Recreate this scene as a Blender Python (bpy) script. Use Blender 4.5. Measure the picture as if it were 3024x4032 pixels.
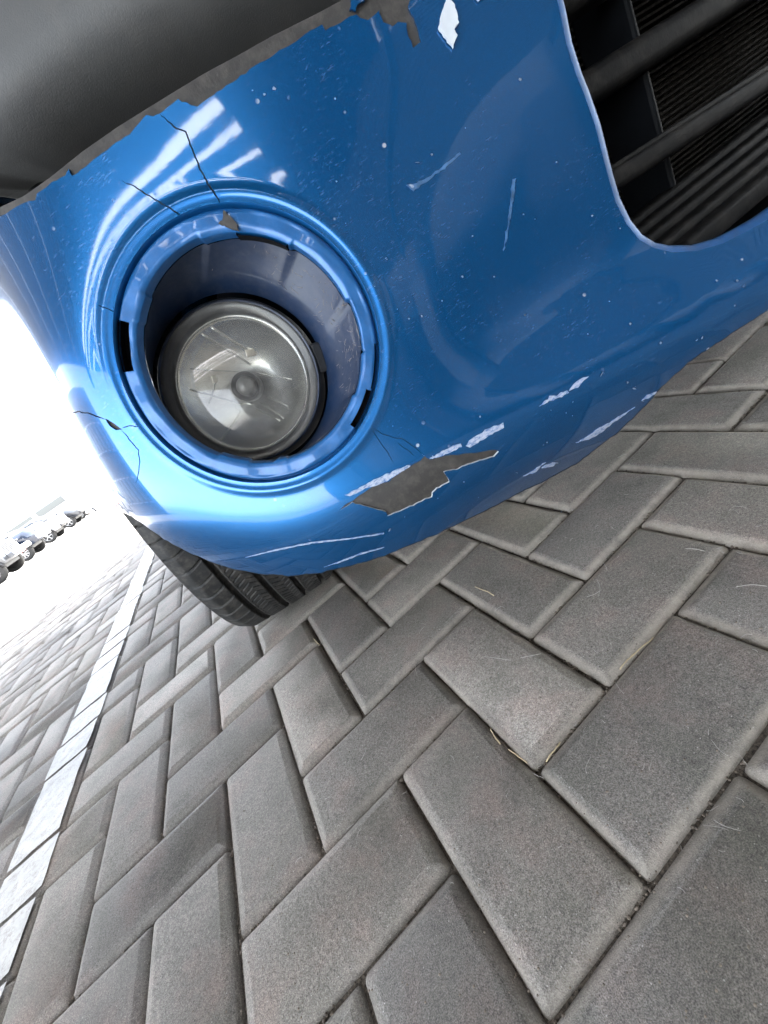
import bpy, bmesh, math, random
import numpy as np
from mathutils import Vector, Matrix
from mathutils.bvhtree import BVHTree
from mathutils.kdtree import KDTree
from mathutils.geometry import delaunay_2d_cdt

scene = bpy.context.scene
for o in list(bpy.data.objects):
    bpy.data.objects.remove(o)
rng = random.Random(7)
nrng = np.random.default_rng(11)
COL = scene.collection

# ------------------------------------------------------------------ camera
FOC = 1635.343
CAM = np.array([-0.13618, -0.23479, 0.37889])
ROT = np.array([[0.7438058344, -0.4071108139, -0.5301072211],
                [-0.6319831824, -0.1701610066, -0.7560704259],
                [0.2176008681, 0.8973884427, -0.3838539373]])
cd = bpy.data.cameras.new('camera')
cam = bpy.data.objects.new('camera', cd)
COL.objects.link(cam)
cd.sensor_fit = 'VERTICAL'
cd.sensor_height = 36.0
cd.lens = 36.0 * FOC / 4032.0
cd.clip_start = 0.005
cd.clip_end = 2000
M4 = Matrix.Identity(4)
for i in range(3):
    M4[i][0] = ROT[0][i]
    M4[i][1] = -ROT[1][i]
    M4[i][2] = -ROT[2][i]
    M4[i][3] = CAM[i]
cam.matrix_world = M4
scene.camera = cam

# ------------------------------------------------------------------ light
SUN_EL, SUN_AZ = math.radians(58), math.radians(50)     # azimuth from +Y towards +X
world = bpy.data.worlds.new('World')
scene.world = world
world.use_nodes = True
wn, wl = world.node_tree.nodes, world.node_tree.links
wn.clear()
wo = wn.new('ShaderNodeOutputWorld')
wb = wn.new('ShaderNodeBackground')
sky = wn.new('ShaderNodeTexSky')
sky.sky_type = 'NISHITA'
sky.sun_disc = False
sky.sun_elevation = SUN_EL
sky.sun_rotation = SUN_AZ
sky.air_density = 1.0
sky.dust_density = 1.5
sky.ozone_density = 1.0
hs = wn.new('ShaderNodeHueSaturation')
hs.inputs['Saturation'].default_value = 0.35
wb.inputs['Strength'].default_value = 0.15
wl.new(sky.outputs[0], hs.inputs['Color'])
wl.new(hs.outputs[0], wb.inputs['Color'])
wl.new(wb.outputs[0], wo.inputs['Surface'])
sd = bpy.data.lights.new('sun', 'SUN')
sd.energy = 3.0
sd.angle = math.radians(9.0)
sd.color = (1.0, 0.96, 0.9)
sun = bpy.data.objects.new('sun', sd)
COL.objects.link(sun)
sdir = Vector((math.sin(SUN_AZ) * math.cos(SUN_EL), math.cos(SUN_AZ) * math.cos(SUN_EL), math.sin(SUN_EL)))
sun.rotation_euler = sdir.to_track_quat('Z', 'Y').to_euler()
sun.location = (0, 0, 20)
vs = scene.view_settings
vs.view_transform = 'Standard'
vs.look = 'None'
vs.gamma = 1.0
vs.use_curve_mapping = False
vs.exposure = 4.1
scene.render.film_transparent = False
scene.cycles.max_bounces = 8
scene.cycles.transparent_max_bounces = 12

# ------------------------------------------------------------------ helpers
def ray(px, py):
    c = np.array([(px - 1512.0) / FOC, (py - 2016.0) / FOC, 1.0])
    return c @ ROT

def project(P):
    c = (np.asarray(P) - CAM) @ ROT.T
    return np.stack([FOC * c[..., 0] / c[..., 2] + 1512, FOC * c[..., 1] / c[..., 2] + 2016, c[..., 2]], -1)

def tag(o, label=None, cat=None, group=None, kind=None):
    if label: o['label'] = label
    if cat: o['category'] = cat
    if group: o['group'] = group
    if kind: o['kind'] = kind
    return o

def empty(name, loc=(0, 0, 0), rz=0.0, parent=None):
    o = bpy.data.objects.new(name, None)
    o.empty_display_size = 0.1
    COL.objects.link(o)
    o.location = loc
    o.rotation_euler = (0, 0, rz)
    if parent: o.parent = parent
    return o

def mesh_obj(name, verts, faces, mats, parent=None, smooth=True, fmat=None, normals=None):
    me = bpy.data.meshes.new(name)
    me.from_pydata([tuple(map(float, v)) for v in verts], [], [tuple(int(i) for i in f) for f in faces])
    me.update()
    if not isinstance(mats, (list, tuple)): mats = [mats]
    for m in mats: me.materials.append(m)
    if fmat is not None:
        me.polygons.foreach_set('material_index', np.asarray(fmat, dtype=np.int32))
    me.polygons.foreach_set('use_smooth', [bool(smooth)] * len(me.polygons))
    if normals is not None:
        me.normals_split_custom_set_from_vertices([tuple(n) for n in normals])
    me.update()
    o = bpy.data.objects.new(name, me)
    COL.objects.link(o)
    if parent: o.parent = parent
    return o

def catmull(pts, n=40):
    P = np.asarray(pts, float)
    P = np.vstack([2 * P[0] - P[1], P, 2 * P[-1] - P[-2]])
    out = []
    for i in range(1, len(P) - 2):
        t = np.linspace(0, 1, n, endpoint=False)[:, None]
        p0, p1, p2, p3 = P[i - 1], P[i], P[i + 1], P[i + 2]
        out.append(0.5 * (2 * p1 + (p2 - p0) * t + (2 * p0 - 5 * p1 + 4 * p2 - p3) * t ** 2 + (3 * p1 - p0 - 3 * p2 + p3) * t ** 3))
    out.append(P[-2][None])
    return np.vstack(out)

def smoothstep(a, b, x):
    t = np.clip((x - a) / (b - a), 0, 1)
    return t * t * (3 - 2 * t)

def pip(poly, pts):
    poly = np.asarray(poly); x, y = pts[:, 0], pts[:, 1]
    ins = np.zeros(len(pts), bool)
    j = len(poly) - 1
    for i in range(len(poly)):
        xi, yi = poly[i]; xj, yj = poly[j]
        if yi != yj:
            c = ((yi > y) != (yj > y)) & (x < (xj - xi) * (y - yi) / (yj - yi) + xi)
            ins ^= c
        j = i
    return ins

def densify(poly, step, closed=True):
    poly = [np.asarray(p, float) for p in poly]
    out = []
    n = len(poly)
    for i in range(n if closed else n - 1):
        a, b = poly[i], poly[(i + 1) % n]
        k = max(1, int(math.ceil(np.linalg.norm(b - a) / step)))
        for q in range(k): out.append(a + (b - a) * q / k)
    if not closed: out.append(poly[-1])
    return np.array(out)

# bmesh collectors for ordinary hard parts
def bm_obj(name, bm, mat, parent=None, smooth=False, bevel=0.0, bseg=2):
    if bevel > 0:
        bmesh.ops.bevel(bm, geom=[e for e in bm.edges if len(e.link_faces) == 2 and e.calc_face_angle(0) > 0.5],
                        offset=bevel, segments=bseg, affect='EDGES', profile=0.5, clamp_overlap=True)
    bmesh.ops.recalc_face_normals(bm, faces=bm.faces[:])
    me = bpy.data.meshes.new(name)
    bm.to_mesh(me); bm.free()
    for m in (mat if isinstance(mat, (list, tuple)) else [mat]): me.materials.append(m)
    me.polygons.foreach_set('use_smooth', [smooth] * len(me.polygons))
    o = bpy.data.objects.new(name, me)
    COL.objects.link(o)
    if parent: o.parent = parent
    return o

def add_box(bm, c, s, rot=None):
    r = bmesh.ops.create_cube(bm, size=1.0)
    m = Matrix.Translation(Vector(c)) @ (rot.to_4x4() if rot else Matrix.Identity(4)) @ Matrix.Diagonal((*s, 1))
    bmesh.ops.transform(bm, matrix=m, verts=r['verts'])

def add_cyl(bm, c, r1, r2, h, axis='Z', seg=24):
    r = bmesh.ops.create_cone(bm, cap_ends=True, segments=seg, radius1=r1, radius2=r2, depth=h)
    R = {'Z': Matrix.Identity(4), 'X': Matrix.Rotation(math.pi / 2, 4, 'Y'), 'Y': Matrix.Rotation(-math.pi / 2, 4, 'X')}[axis]
    bmesh.ops.transform(bm, matrix=Matrix.Translation(Vector(c)) @ R, verts=r['verts'])

def add_prism(bm, poly, y0, y1, order='xz'):
    a = [bm.verts.new((p[0], y0, p[1])) for p in poly]
    b = [bm.verts.new((p[0], y1, p[1])) for p in poly]
    n = len(poly)
    bm.faces.new(a); bm.faces.new(b[::-1])
    for i in range(n): bm.faces.new((a[i], b[i], b[(i + 1) % n], a[(i + 1) % n]))

def tube_mesh(pts, rad, seg=6):
    """verts, faces for a tube through pts; rad scalar or list"""
    P = np.asarray(pts, float); n = len(P)
    rad = np.full(n, rad) if np.isscalar(rad) else np.asarray(rad)
    T = np.gradient(P, axis=0); T /= np.linalg.norm(T, axis=1)[:, None] + 1e-12
    up = np.array([0.13, 0.31, 0.94])
    A = np.cross(T, up); A /= np.linalg.norm(A, axis=1)[:, None] + 1e-12
    B = np.cross(T, A)
    V = []; F = []
    for i in range(n):
        for k in range(seg):
            a = 2 * math.pi * k / seg
            V.append(P[i] + rad[i] * (math.cos(a) * A[i] + math.sin(a) * B[i]))
    for i in range(n - 1):
        for k in range(seg):
            F.append((i * seg + k, i * seg + (k + 1) % seg, (i + 1) * seg + (k + 1) % seg, (i + 1) * seg + k))
    F.append(tuple(range(seg))[::-1]); F.append(tuple((n - 1) * seg + k for k in range(seg)))
    return V, F

class Join:
    def __init__(s): s.V = []; s.F = []
    def add(s, V, F):
        o = len(s.V); s.V += list(V); s.F += [tuple(i + o for i in f) for f in F]

# ------------------------------------------------------------------ materials
def new_mat(name):
    m = bpy.data.materials.new(name); m.use_nodes = True
    nt = m.node_tree; b = nt.nodes['Principled BSDF']
    return m, nt, b

def node(nt, t, **kw):
    n = nt.nodes.new(t)
    for k, v in kw.items():
        if k.startswith('_'): setattr(n, k[1:], v)
        else: n.inputs[k.replace('__', ' ')].default_value = v
    return n

def ramp(nt, fac, stops, interp='LINEAR'):
    r = nt.nodes.new('ShaderNodeValToRGB'); r.color_ramp.interpolation = interp
    e = r.color_ramp.elements
    while len(e) > 1: e.remove(e[-1])
    e[0].position = stops[0][0]; e[0].color = (*stops[0][1], 1) if len(stops[0][1]) == 3 else stops[0][1]
    for p, c in stops[1:]:
        q = e.new(p); q.color = (*c, 1)
    nt.links.new(fac, r.inputs['Fac'])
    return r.outputs['Color']

def mix(nt, fac, a, b, mode='MIX'):
    n = nt.nodes.new('ShaderNodeMix'); n.data_type = 'RGBA'; n.blend_type = mode
    for sock, v in ((n.inputs[0], fac), (n.inputs[6], a), (n.inputs[7], b)):
        if hasattr(v, 'links'): nt.links.new(v, sock)
        elif isinstance(v, (int, float)): sock.default_value = v
        else: sock.default_value = (*v, 1)
    return n.outputs[2]

def pos(nt, scale=(1, 1, 1), loc=(0, 0, 0), rot=(0, 0, 0)):
    g = nt.nodes.new('ShaderNodeNewGeometry')
    m = nt.nodes.new('ShaderNodeMapping')
    m.inputs['Scale'].default_value = scale; m.inputs['Location'].default_value = loc; m.inputs['Rotation'].default_value = rot
    nt.links.new(g.outputs['Position'], m.inputs['Vector'])
    return m.outputs['Vector']

def noise(nt, vec, scale, detail=3, rough=0.6, out='Fac'):
    n = node(nt, 'ShaderNodeTexNoise', Scale=scale, Detail=detail, Roughness=rough)
    nt.links.new(vec, n.inputs['Vector'])
    return n.outputs[out]

def bump(nt, b, h, dist, strength=1.0, socket='Normal'):
    n = node(nt, 'ShaderNodeBump', Strength=strength, Distance=dist)
    nt.links.new(h, n.inputs['Height']); nt.links.new(n.outputs['Normal'], b.inputs[socket])

def simple(name, col, rough=0.5, metal=0.0, coat=0.0, var=0.0, vscale=20, bmp=0.0, bscale=200, dust=0.0):
    m, nt, b = new_mat(name)
    b.inputs['Roughness'].default_value = rough
    b.inputs['Metallic'].default_value = metal
    b.inputs['Coat Weight'].default_value = coat
    p = pos(nt)
    c = None
    if var > 0:
        f = noise(nt, p, vscale, 4)
        c = ramp(nt, f, [(0.3, tuple(x * (1 - var) for x in col)), (0.7, tuple(min(1, x * (1 + var)) for x in col))])
    if dust > 0:
        f = noise(nt, p, vscale * 3, 6, 0.7)
        d = ramp(nt, f, [(0.45, (0, 0, 0)), (0.75, (dust,) * 3)])
        c = mix(nt, d, c if c is not None else col, (0.24, 0.21, 0.18))
    if c is not None: nt.links.new(c, b.inputs['Base Color'])
    else: b.inputs['Base Color'].default_value = (*col, 1)
    if bmp > 0: bump(nt, b, noise(nt, p, bscale, 3), bmp)
    return m

def paint_mat(name, col, dirty=1.0):
    m, nt, b = new_mat(name)
    p = pos(nt)
    b.inputs['Coat IOR'].default_value = 1.42
    b.inputs['Roughness'].default_value = 0.25
    b.inputs['Coat Weight'].default_value = 1.0
    b.inputs['Coat Roughness'].default_value = 0.03
    flake = noise(nt, p, 2600, 1, 0.5)
    c = ramp(nt, flake, [(0.3, tuple(x * 0.82 for x in col)), (0.7, tuple(x * 1.2 for x in col))])
    # road dust, specks and fine scuffs
    grime = noise(nt, p, 9, 5, 0.65)
    pg = pos(nt, (60, 60, 260), rot=(0.2, 0.5, 0.3))
    fine = noise(nt, pg, 4.0, 5, 0.75)
    gm = ramp(nt, grime, [(0.42, (0, 0, 0)), (0.75, (1, 1, 1))])
    fm = ramp(nt, fine, [(0.56, (0, 0, 0)), (0.78, (0.5 * dirty,) * 3)])
    dust = mix(nt, 1.0, gm, fm, 'MULTIPLY')
    vo = node(nt, 'ShaderNodeTexVoronoi', Scale=105.0, Randomness=1.0)
    nt.links.new(p, vo.inputs['Vector'])
    spot = ramp(nt, vo.outputs['Distance'], [(0.0, (1, 1, 1)), (0.085, (1, 1, 1)), (0.13, (0, 0, 0))])
    sel = ramp(nt, noise(nt, p, 38, 2), [(0.60, (0, 0, 0)), (0.66, (0.75 * dirty,) * 3)])
    spot = mix(nt, 1.0, spot, sel, 'MULTIPLY')
    allm = mix(nt, 1.0, dust, spot, 'LIGHTEN')
    c = mix(nt, allm, c, (0.42, 0.42, 0.43))
    nt.links.new(c, b.inputs['Base Color'])
    inv = node(nt, 'ShaderNodeMath', _operation='MULTIPLY_ADD'); inv.inputs[1].default_value = -0.9; inv.inputs[2].default_value = 1.0
    nt.links.new(allm, inv.inputs[0]); nt.links.new(inv.outputs[0], b.inputs['Coat Weight'])
    inv2 = node(nt, 'ShaderNodeMath', _operation='MULTIPLY_ADD'); inv2.inputs[1].default_value = -0.70; inv2.inputs[2].default_value = 0.70
    nt.links.new(allm, inv2.inputs[0]); nt.links.new(inv2.outputs[0], b.inputs['Metallic'])
    cr = ramp(nt, grime, [(0.35, (0.02,) * 3), (0.8, (0.07,) * 3)])
    nt.links.new(cr, b.inputs['Coat Roughness'])
    bump(nt, b, noise(nt, p, 120, 2), 0.000015, 0.35, 'Coat Normal')
    return m

BLUE = (0.0001, 0.088, 0.262)
m_blue = paint_mat('blue_metallic_paint', BLUE)
m_bluein = simple('blue_paint_overspray', (0.01, 0.06, 0.17), 0.55, 0.2, 0.2, 0.4, 60, 0.0002, 300, 0.45)
m_blueedge = simple('worn_blue_edge', (0.002, 0.060, 0.19), 0.45, 0.3, 0.0, 0.25, 90, 0.0001, 300, 0.06)
m_ring = simple('scuffed_blue_flange', (0.001, 0.085, 0.26), 0.40, 0.3, 0.35, 0.15, 120, 0.00012, 260, 0.07)
m_primer = simple('broken_paint_edge', (0.55, 0.56, 0.56), 0.6)
m_scuff, nt, b = new_mat('white_paint_scuff')
_f = noise(nt, pos(nt, (240, 900, 900), rot=(0, 0.5, 0.15)), 1.0, 4, 0.75)
nt.links.new(ramp(nt, _f, [(0.36, (0.02, 0.09, 0.24)), (0.50, (0.26, 0.31, 0.42)), (0.66, (0.40, 0.44, 0.52))]), b.inputs['Base Color'])
b.inputs['Roughness'].default_value = 0.5
m_faint = simple('faint_rub_mark', (0.05, 0.13, 0.27), 0.5, 0.3, 0.3, 0.5, 200)
m_chip = simple('stone_chip', (0.13, 0.165, 0.235), 0.6, 0, 0, 0.7, 130)
m_flake = simple('lifted_paint_flake', (0.50, 0.54, 0.58), 0.3, 0, 0.5, 0.08, 120)
m_sub = simple('bare_bumper_plastic', (0.026, 0.024, 0.022), 0.62, 0, 0, 0.25, 60, 0.00015, 700, 0.16)
m_trim = simple('grey_bumper_plastic', (0.078, 0.080, 0.081), 0.6, 0, 0, 0.12, 14, 0.00012, 1500, 0.10)
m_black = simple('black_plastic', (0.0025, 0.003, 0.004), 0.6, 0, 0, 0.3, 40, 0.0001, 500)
m_dirtyblack = simple('dusty_black_plastic', (0.0012, 0.0012, 0.0014), 0.6, 0, 0, 0.3, 30, 0.0002, 500, 0.06)
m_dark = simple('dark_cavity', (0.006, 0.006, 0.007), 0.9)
m_rubber = simple('tyre_rubber', (0.009, 0.0098, 0.0102), 0.7, 0, 0, 0.25, 25, 0.0002, 600, 0.25)
# ------------------------------------------------------------------ bumper surface
XC = 0.66                                              # centre line of the car
plan_half = [(XC, -0.142), (0.50, -0.136), (0.36, -0.122), (0.25, -0.103), (0.15, -0.077), (0.06, -0.048), (-0.01, -0.021),
             (-0.07, 0.004), (-0.12, 0.030), (-0.155, 0.066), (-0.175, 0.112), (-0.189, 0.170), (-0.205, 0.25), (-0.228, 0.36), (-0.256, 0.50)]
left = plan_half[::-1]
right = [(2 * XC - x, y) for x, y in plan_half[1:]]
pl = catmull(left + right, 40)
for _ in range(30):
    pl[1:-1] = (pl[:-2] + 2 * pl[1:-1] + pl[2:]) / 4
sl = np.concatenate([[0], np.cumsum(np.linalg.norm(np.diff(pl, axis=0), axis=1))])
SMAX = sl[-1]
tg = np.gradient(pl, sl, axis=0); tg /= np.linalg.norm(tg, axis=1)[:, None]
nrm2 = np.stack([tg[:, 1], -tg[:, 0]], 1)              # outward
def s_of_x(x):                                          # on the front-left branch
    i = np.argmin(np.abs(pl[:len(pl) // 2, 0] - x)); return sl[i]
PROF = catmull([(-0.16, -0.115), (-0.11, -0.062), (-0.08, -0.034), (-0.055, -0.0105), (-0.035, 0.005), (-0.017, 0.0145), (-0.005, 0.0180), (0.003, 0.0180), (0.012, 0.0150), (0.024, 0.0090),
                (0.038, 0.0030), (0.060, -0.0030), (0.10, -0.006), (0.15, -0.009), (0.20, -0.0135), (0.26, -0.023), (0.34, -0.038), (0.46, -0.055)], 12)
PROF2 = catmull([(-0.20, -0.05), (-0.13, -0.016), (-0.08, 0.006), (-0.05, 0.0160), (-0.03, 0.0205), (-0.015, 0.0228), (-0.004, 0.0232), (0.006, 0.0224), (0.02, 0.0190), (0.036, 0.0138),
                 (0.052, 0.0085), (0.07, 0.0035), (0.10, -0.001), (0.15, -0.006), (0.20, -0.0125), (0.26, -0.022), (0.34, -0.036), (0.46, -0.05)], 12)
S_A, S_B = s_of_x(-0.14), s_of_x(0.05)
S_C, S_D, S_E = s_of_x(-0.178), s_of_x(-0.205), s_of_x(-0.160)
zc_tab = [(sl[0], 0.385), (s_of_x(-0.203), 0.365), (s_of_x(-0.17), 0.343), (s_of_x(-0.12), 0.322), (s_of_x(-0.05), 0.303),
          (s_of_x(0.06), 0.284), (s_of_x(0.2), 0.272), (s_of_x(0.4), 0.268), (SMAX / 2, 0.268)]
zs = catmull(zc_tab, 20)
def zcrease(s):
    s = np.minimum(s, SMAX - s)
    return np.interp(s, zs[:, 0], zs[:, 1])

# plane of the fog lamp ring
RN = np.array([-0.34, -0.92, 0.15]); RN /= np.linalg.norm(RN)
rd = ray(981, 1394)
RC = CAM + rd * ((0.006 - CAM[1]) / rd[1])
E1 = np.cross([0, 0, 1], RN); E1 /= np.linalg.norm(E1)
E2 = np.cross(RN, E1)
RR = 0.0695
def ring_pt(r, th, h=0.0):
    return RC + r * (math.cos(th) * E1 + math.sin(th) * E2) + h * RN
def px_ring(px, py, h=0.0):
    d = ray(px, py); t = np.dot(RC + h * RN - CAM, RN) / np.dot(d, RN)
    q = CAM + d * t - RC
    return np.dot(q, E1), np.dot(q, E2)

def surf(s, z, off=0.0, blend=True):
    s = np.asarray(s, float); z = np.asarray(z, float)
    x = np.interp(s, sl, pl[:, 0]); y = np.interp(s, sl, pl[:, 1])
    nx = np.interp(s, sl, nrm2[:, 0]); ny = np.interp(s, sl, nrm2[:, 1])
    dz = z - zcrease(s); sm = np.minimum(s, SMAX - s)
    o = np.interp(dz, PROF[:, 0], PROF[:, 1])
    wl = 1 - smoothstep(S_A, S_B, sm)                      # towards the corner the lip stands prouder and rolls under less
    o2 = np.interp(dz, PROF2[:, 0], PROF2[:, 1])
    o2 = np.where(o2 > 0, o2 * (1 + 0.30 * (1 - smoothstep(S_C, S_A, sm)) + 1.45 * (1 - smoothstep(S_D, S_C, sm))), o2)
    o = o + (o2 - o) * wl
    w3 = 1 - smoothstep(S_D, S_E, sm)                      # the flank stands upright towards the wing
    o3 = np.maximum(o, 0.040 - 0.15 * dz)
    o = o + (np.where(dz > 0.0, o3, o) - o) * w3 * smoothstep(0.0, 0.06, dz) + off
    P = np.stack([x + nx * o, y + ny * o, z + 0 * s], -1)
    if blend:
        q = P - RC
        h = q @ RN
        r = np.sqrt((q @ E1) ** 2 + (q @ E2) ** 2)
        w = np.exp(-(np.maximum(r / RR - 1.04, 0) / 0.88) ** 2)
        # a soft raised lip round the lamp opening
        lip = 0.0006 * np.exp(-((r / RR - 1.07) / 0.035) ** 2)
        P = P + RN * ((-h + off) * w + lip * (off > -0.001))[..., None]
    return P

def surf_n(s, z, off=0.0):
    e = 4e-4
    a = surf(s + e, z, off) - surf(s - e, z, off)
    b = surf(s, z + e, off) - surf(s, z - e, off)
    n = np.cross(a, b)
    return n / (np.linalg.norm(n, axis=-1)[..., None] + 1e-12)

gs = np.concatenate([np.arange(0.0, 0.95, 0.004), [SMAX / 2 + 0.1]])
gz = np.arange(0.12, 0.80, 0.004)
GS, GZ = np.meshgrid(gs, gz, indexing='ij')
def make_bvh(off=0.0):
    V = surf(GS.ravel(), GZ.ravel(), off)
    nz = len(gz); F = []; 
    for i in range(len(gs) - 1):
        for j in range(nz - 1):
            a = i * nz + j
            F.append((a, a + nz, a + nz + 1)); F.append((a, a + nz + 1, a + 1))
    return V, F, BVHTree.FromPolygons([tuple(v) for v in V], F)
BV, BF, bvh = make_bvh()
SZ = np.stack([GS.ravel(), GZ.ravel()], 1)
def hit(o, d):
    loc, n, fi, dist = bvh.ray_cast(Vector(o), Vector(d).normalized())
    if loc is None: return None
    a, b, c = BF[fi]
    A, B, C_ = BV[a], BV[b], BV[c]
    v0, v1, v2 = B - A, C_ - A, np.array(loc) - A
    d00, d01, d11, d20, d21 = v0 @ v0, v0 @ v1, v1 @ v1, v2 @ v0, v2 @ v1
    den = d00 * d11 - d01 * d01
    v = (d11 * d20 - d01 * d21) / den; w = (d00 * d21 - d01 * d20) / den
    return SZ[a] * (1 - v - w) + SZ[b] * v + SZ[c] * w
def sz(px, py):
    return hit(CAM, ray(px, py))
def trace(pts, step=30, closed=True):
    """outline measured on the photograph -> (s, z) on the bumper skin"""
    out = []
    for p in densify(pts, step, closed):
        h = sz(*p)
        if h is not None: out.append(h)
        elif DEBUG: print('miss', p)
    return out
DEBUG = True
Z = lambda ox, oy, k: (lambda *L: [(ox + x / k, oy + y / k) for x, y in L])
q1, q2, q3, q4 = Z(0, 0, 1.0972), Z(1512, 0, 1.0972), Z(0, 1000, 1.0972), Z(1512, 1000, 1.0972)
q5, q6, q7 = Z(2200, 0, 2.0133), Z(1200, 1600, 1.8433), Z(0, 2000, 1.0972)
q8, q9 = Z(450, 800, 1.5082), Z(0, 1300, 2.2117)

def sheet(name, outer, holes, mat, parent, off=0.0, step=0.006, fine=None, rim=0.0, rim_mat=None, dense=None, extra=None, rim_loops=(3,)):
    """triangulated skin on the bumper surface, outline and holes in (s, z)"""
    loops = [densify(outer, step)] + [np.asarray(h) for h in holes]
    pts = []; edges = []
    for L in loops:
        b = len(pts); n = len(L)
        pts += [tuple(p) for p in L]
        edges += [(b + i, b + (i + 1) % n) for i in range(n)]
    nb = len(pts)
    kd = KDTree(sum(len(L) for L in loops) * 4 + 10); cnt = 0
    for L in loops:
        for i in range(len(L)):
            a, c = L[i], L[(i + 1) % len(L)]
            for t in (0, .25, .5, .75):
                m = a + (c - a) * t; kd.insert((m[0], m[1], 0), cnt); cnt += 1
    kd.balance()
    O = loops[0]; lo, hi = O.min(0), O.max(0)
    cand = []
    ii = np.arange(lo[0], hi[0], step)
    for k, s in enumerate(ii):
        st = step if (fine is None or s < fine) else step * 2.5
        if st > step and k % 3: continue
        for z in np.arange(lo[1] + (0.5 * st if k % 2 else 0), hi[1], st): cand.append((s, z))
    if dense is not None:
        c0, r0, st = dense
        g = np.stack(np.meshgrid(np.arange(c0[0] - r0, c0[0] + r0, st), np.arange(c0[1] - r0, c0[1] + r0, st), indexing='ij'), -1).reshape(-1, 2)
        g[:, 1] += (np.round((g[:, 0] - g[0, 0]) / st) % 2) * st * 0.5
        g = g[((g - c0) ** 2).sum(1) < r0 * r0]
        cand = [c for c in cand if (c[0] - c0[0]) ** 2 + (c[1] - c0[1]) ** 2 >= r0 * r0] + [tuple(q) for q in g]
    cand = np.array(cand)
    cand = cand[pip(O, cand)]
    for h in loops[1:]:
        if len(cand): cand = cand[~pip(h, cand)]
    if extra is not None:
        ekd = KDTree(len(extra))
        for i, e_ in enumerate(extra): ekd.insert((e_[0], e_[1], 0), i)
        ekd.balance()
        cand = [c for c in cand if ekd.find((c[0], c[1], 0))[2] > 0.0016]
        for e_ in extra:
            if kd.find((e_[0], e_[1], 0))[2] > 0.0006: pts.append((e_[0], e_[1]))
    for s, z in cand:
        if kd.find((s, z, 0))[2] > (step if dense is None or (s - dense[0][0]) ** 2 + (z - dense[0][1]) ** 2 > dense[1] ** 2 else dense[2]) * 0.45: pts.append((s, z))
    v, e, f, _, _, _ = delaunay_2d_cdt([Vector(p) for p in pts], edges, [], 0, 1e-6)
    V2 = np.array([(p[0], p[1]) for p in v]); F = np.array([tuple(t) for t in f])
    cen = V2[F].mean(1)
    keep = pip(O, cen)
    for h in loops[1:]: keep &= ~pip(h, cen)
    F = F[keep]
    used = np.unique(F); mp = -np.ones(len(V2), int); mp[used] = np.arange(len(used))
    V2 = V2[used]; F = mp[F]
    # orient
    a = V2[F[:, 1]] - V2[F[:, 0]]; b = V2[F[:, 2]] - V2[F[:, 0]]
    fl = (a[:, 0] * b[:, 1] - a[:, 1] * b[:, 0]) < 0
    F[fl] = F[fl][:, ::-1]
    P = surf(V2[:, 0], V2[:, 1], off); N = surf_n(V2[:, 0], V2[:, 1], off)
    faces = [tuple(t) for t in F]; fm = [0] * len(faces)
    verts = list(P); norms = list(N)
    if rim > 0:
        if rim_mat:
            RL = [q for li in rim_loops for q in densify(loops[li], 0.001)]
            rkd = KDTree(len(RL))
            for i, q in enumerate(RL): rkd.insert((q[0], q[1], 0), i)
            rkd.balance()
        ec = {}
        for t in faces:
            for i in range(3):
                k = (t[i], t[(i + 1) % 3]); kk = (min(k), max(k))
                ec.setdefault(kk, []).append(k)
        bnd = [x[0] for x in ec.values() if len(x) == 1]
        for i, j in bnd:
            d = P[j] - P[i]; n = np.cross(d, N[i]); n /= np.linalg.norm(n) + 1e-12
            o = len(verts)
            verts += [P[i], P[j], P[j] - N[j] * rim, P[i] - N[i] * rim]; norms += [n] * 4
            faces.append((o + 1, o, o + 3, o + 2)); mid = 0.5 * (V2[i] + V2[j]); fm.append(1 if rim_mat and rkd.find((mid[0], mid[1], 0))[2] < 0.0015 else 0)
    return mesh_obj(name, verts, faces, [mat, rim_mat] if rim_mat else [mat], parent, True, fm, norms)

def slit(pts, w, taper=True):
    """closed sliver polygon (px) round a crack line"""
    P = densify(pts, 14, False)
    for i in range(1, len(P) - 1): P[i] += nrng.normal(0, 1.3, 2)
    T = np.gradient(P, axis=0); T /= np.linalg.norm(T, axis=1)[:, None]
    Nn = np.stack([-T[:, 1], T[:, 0]], 1)
    k = np.linspace(0, 1, len(P))
    ww = w * (np.minimum(1, 0.25 + np.minimum(k, 1 - k) * 5) if taper else np.ones(len(P))) / 2
    return [tuple(p) for p in np.vstack([P + Nn * ww[:, None], (P - Nn * ww[:, None])[::-1]])]

# ------------------------------------------------------------------ the damaged blue car
car = empty('damaged_car', (XC, 0.3, 0))
tag(car, 'blue car with a cracked front bumper, bare fog lamp and chipped paint', 'car')
def own(o):
    o.matrix_parent_inverse = car.matrix_world.inverted(); return o
bpy.context.view_layer.update()
class P_:                                            # parent helper: keep world placement
    pass
def part(o, parent=None):
    parent = parent or car
    o.parent = parent
    bpy.context.view_layer.update()
    o.matrix_parent_inverse = parent.matrix_world.inverted()
    return o

def jag(pts, amp, step):
    P = densify(pts, step, False)
    for i in range(1, len(P) - 1): P[i] += nrng.normal(0, amp, 2)
    return [tuple(p) for p in P]

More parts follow.
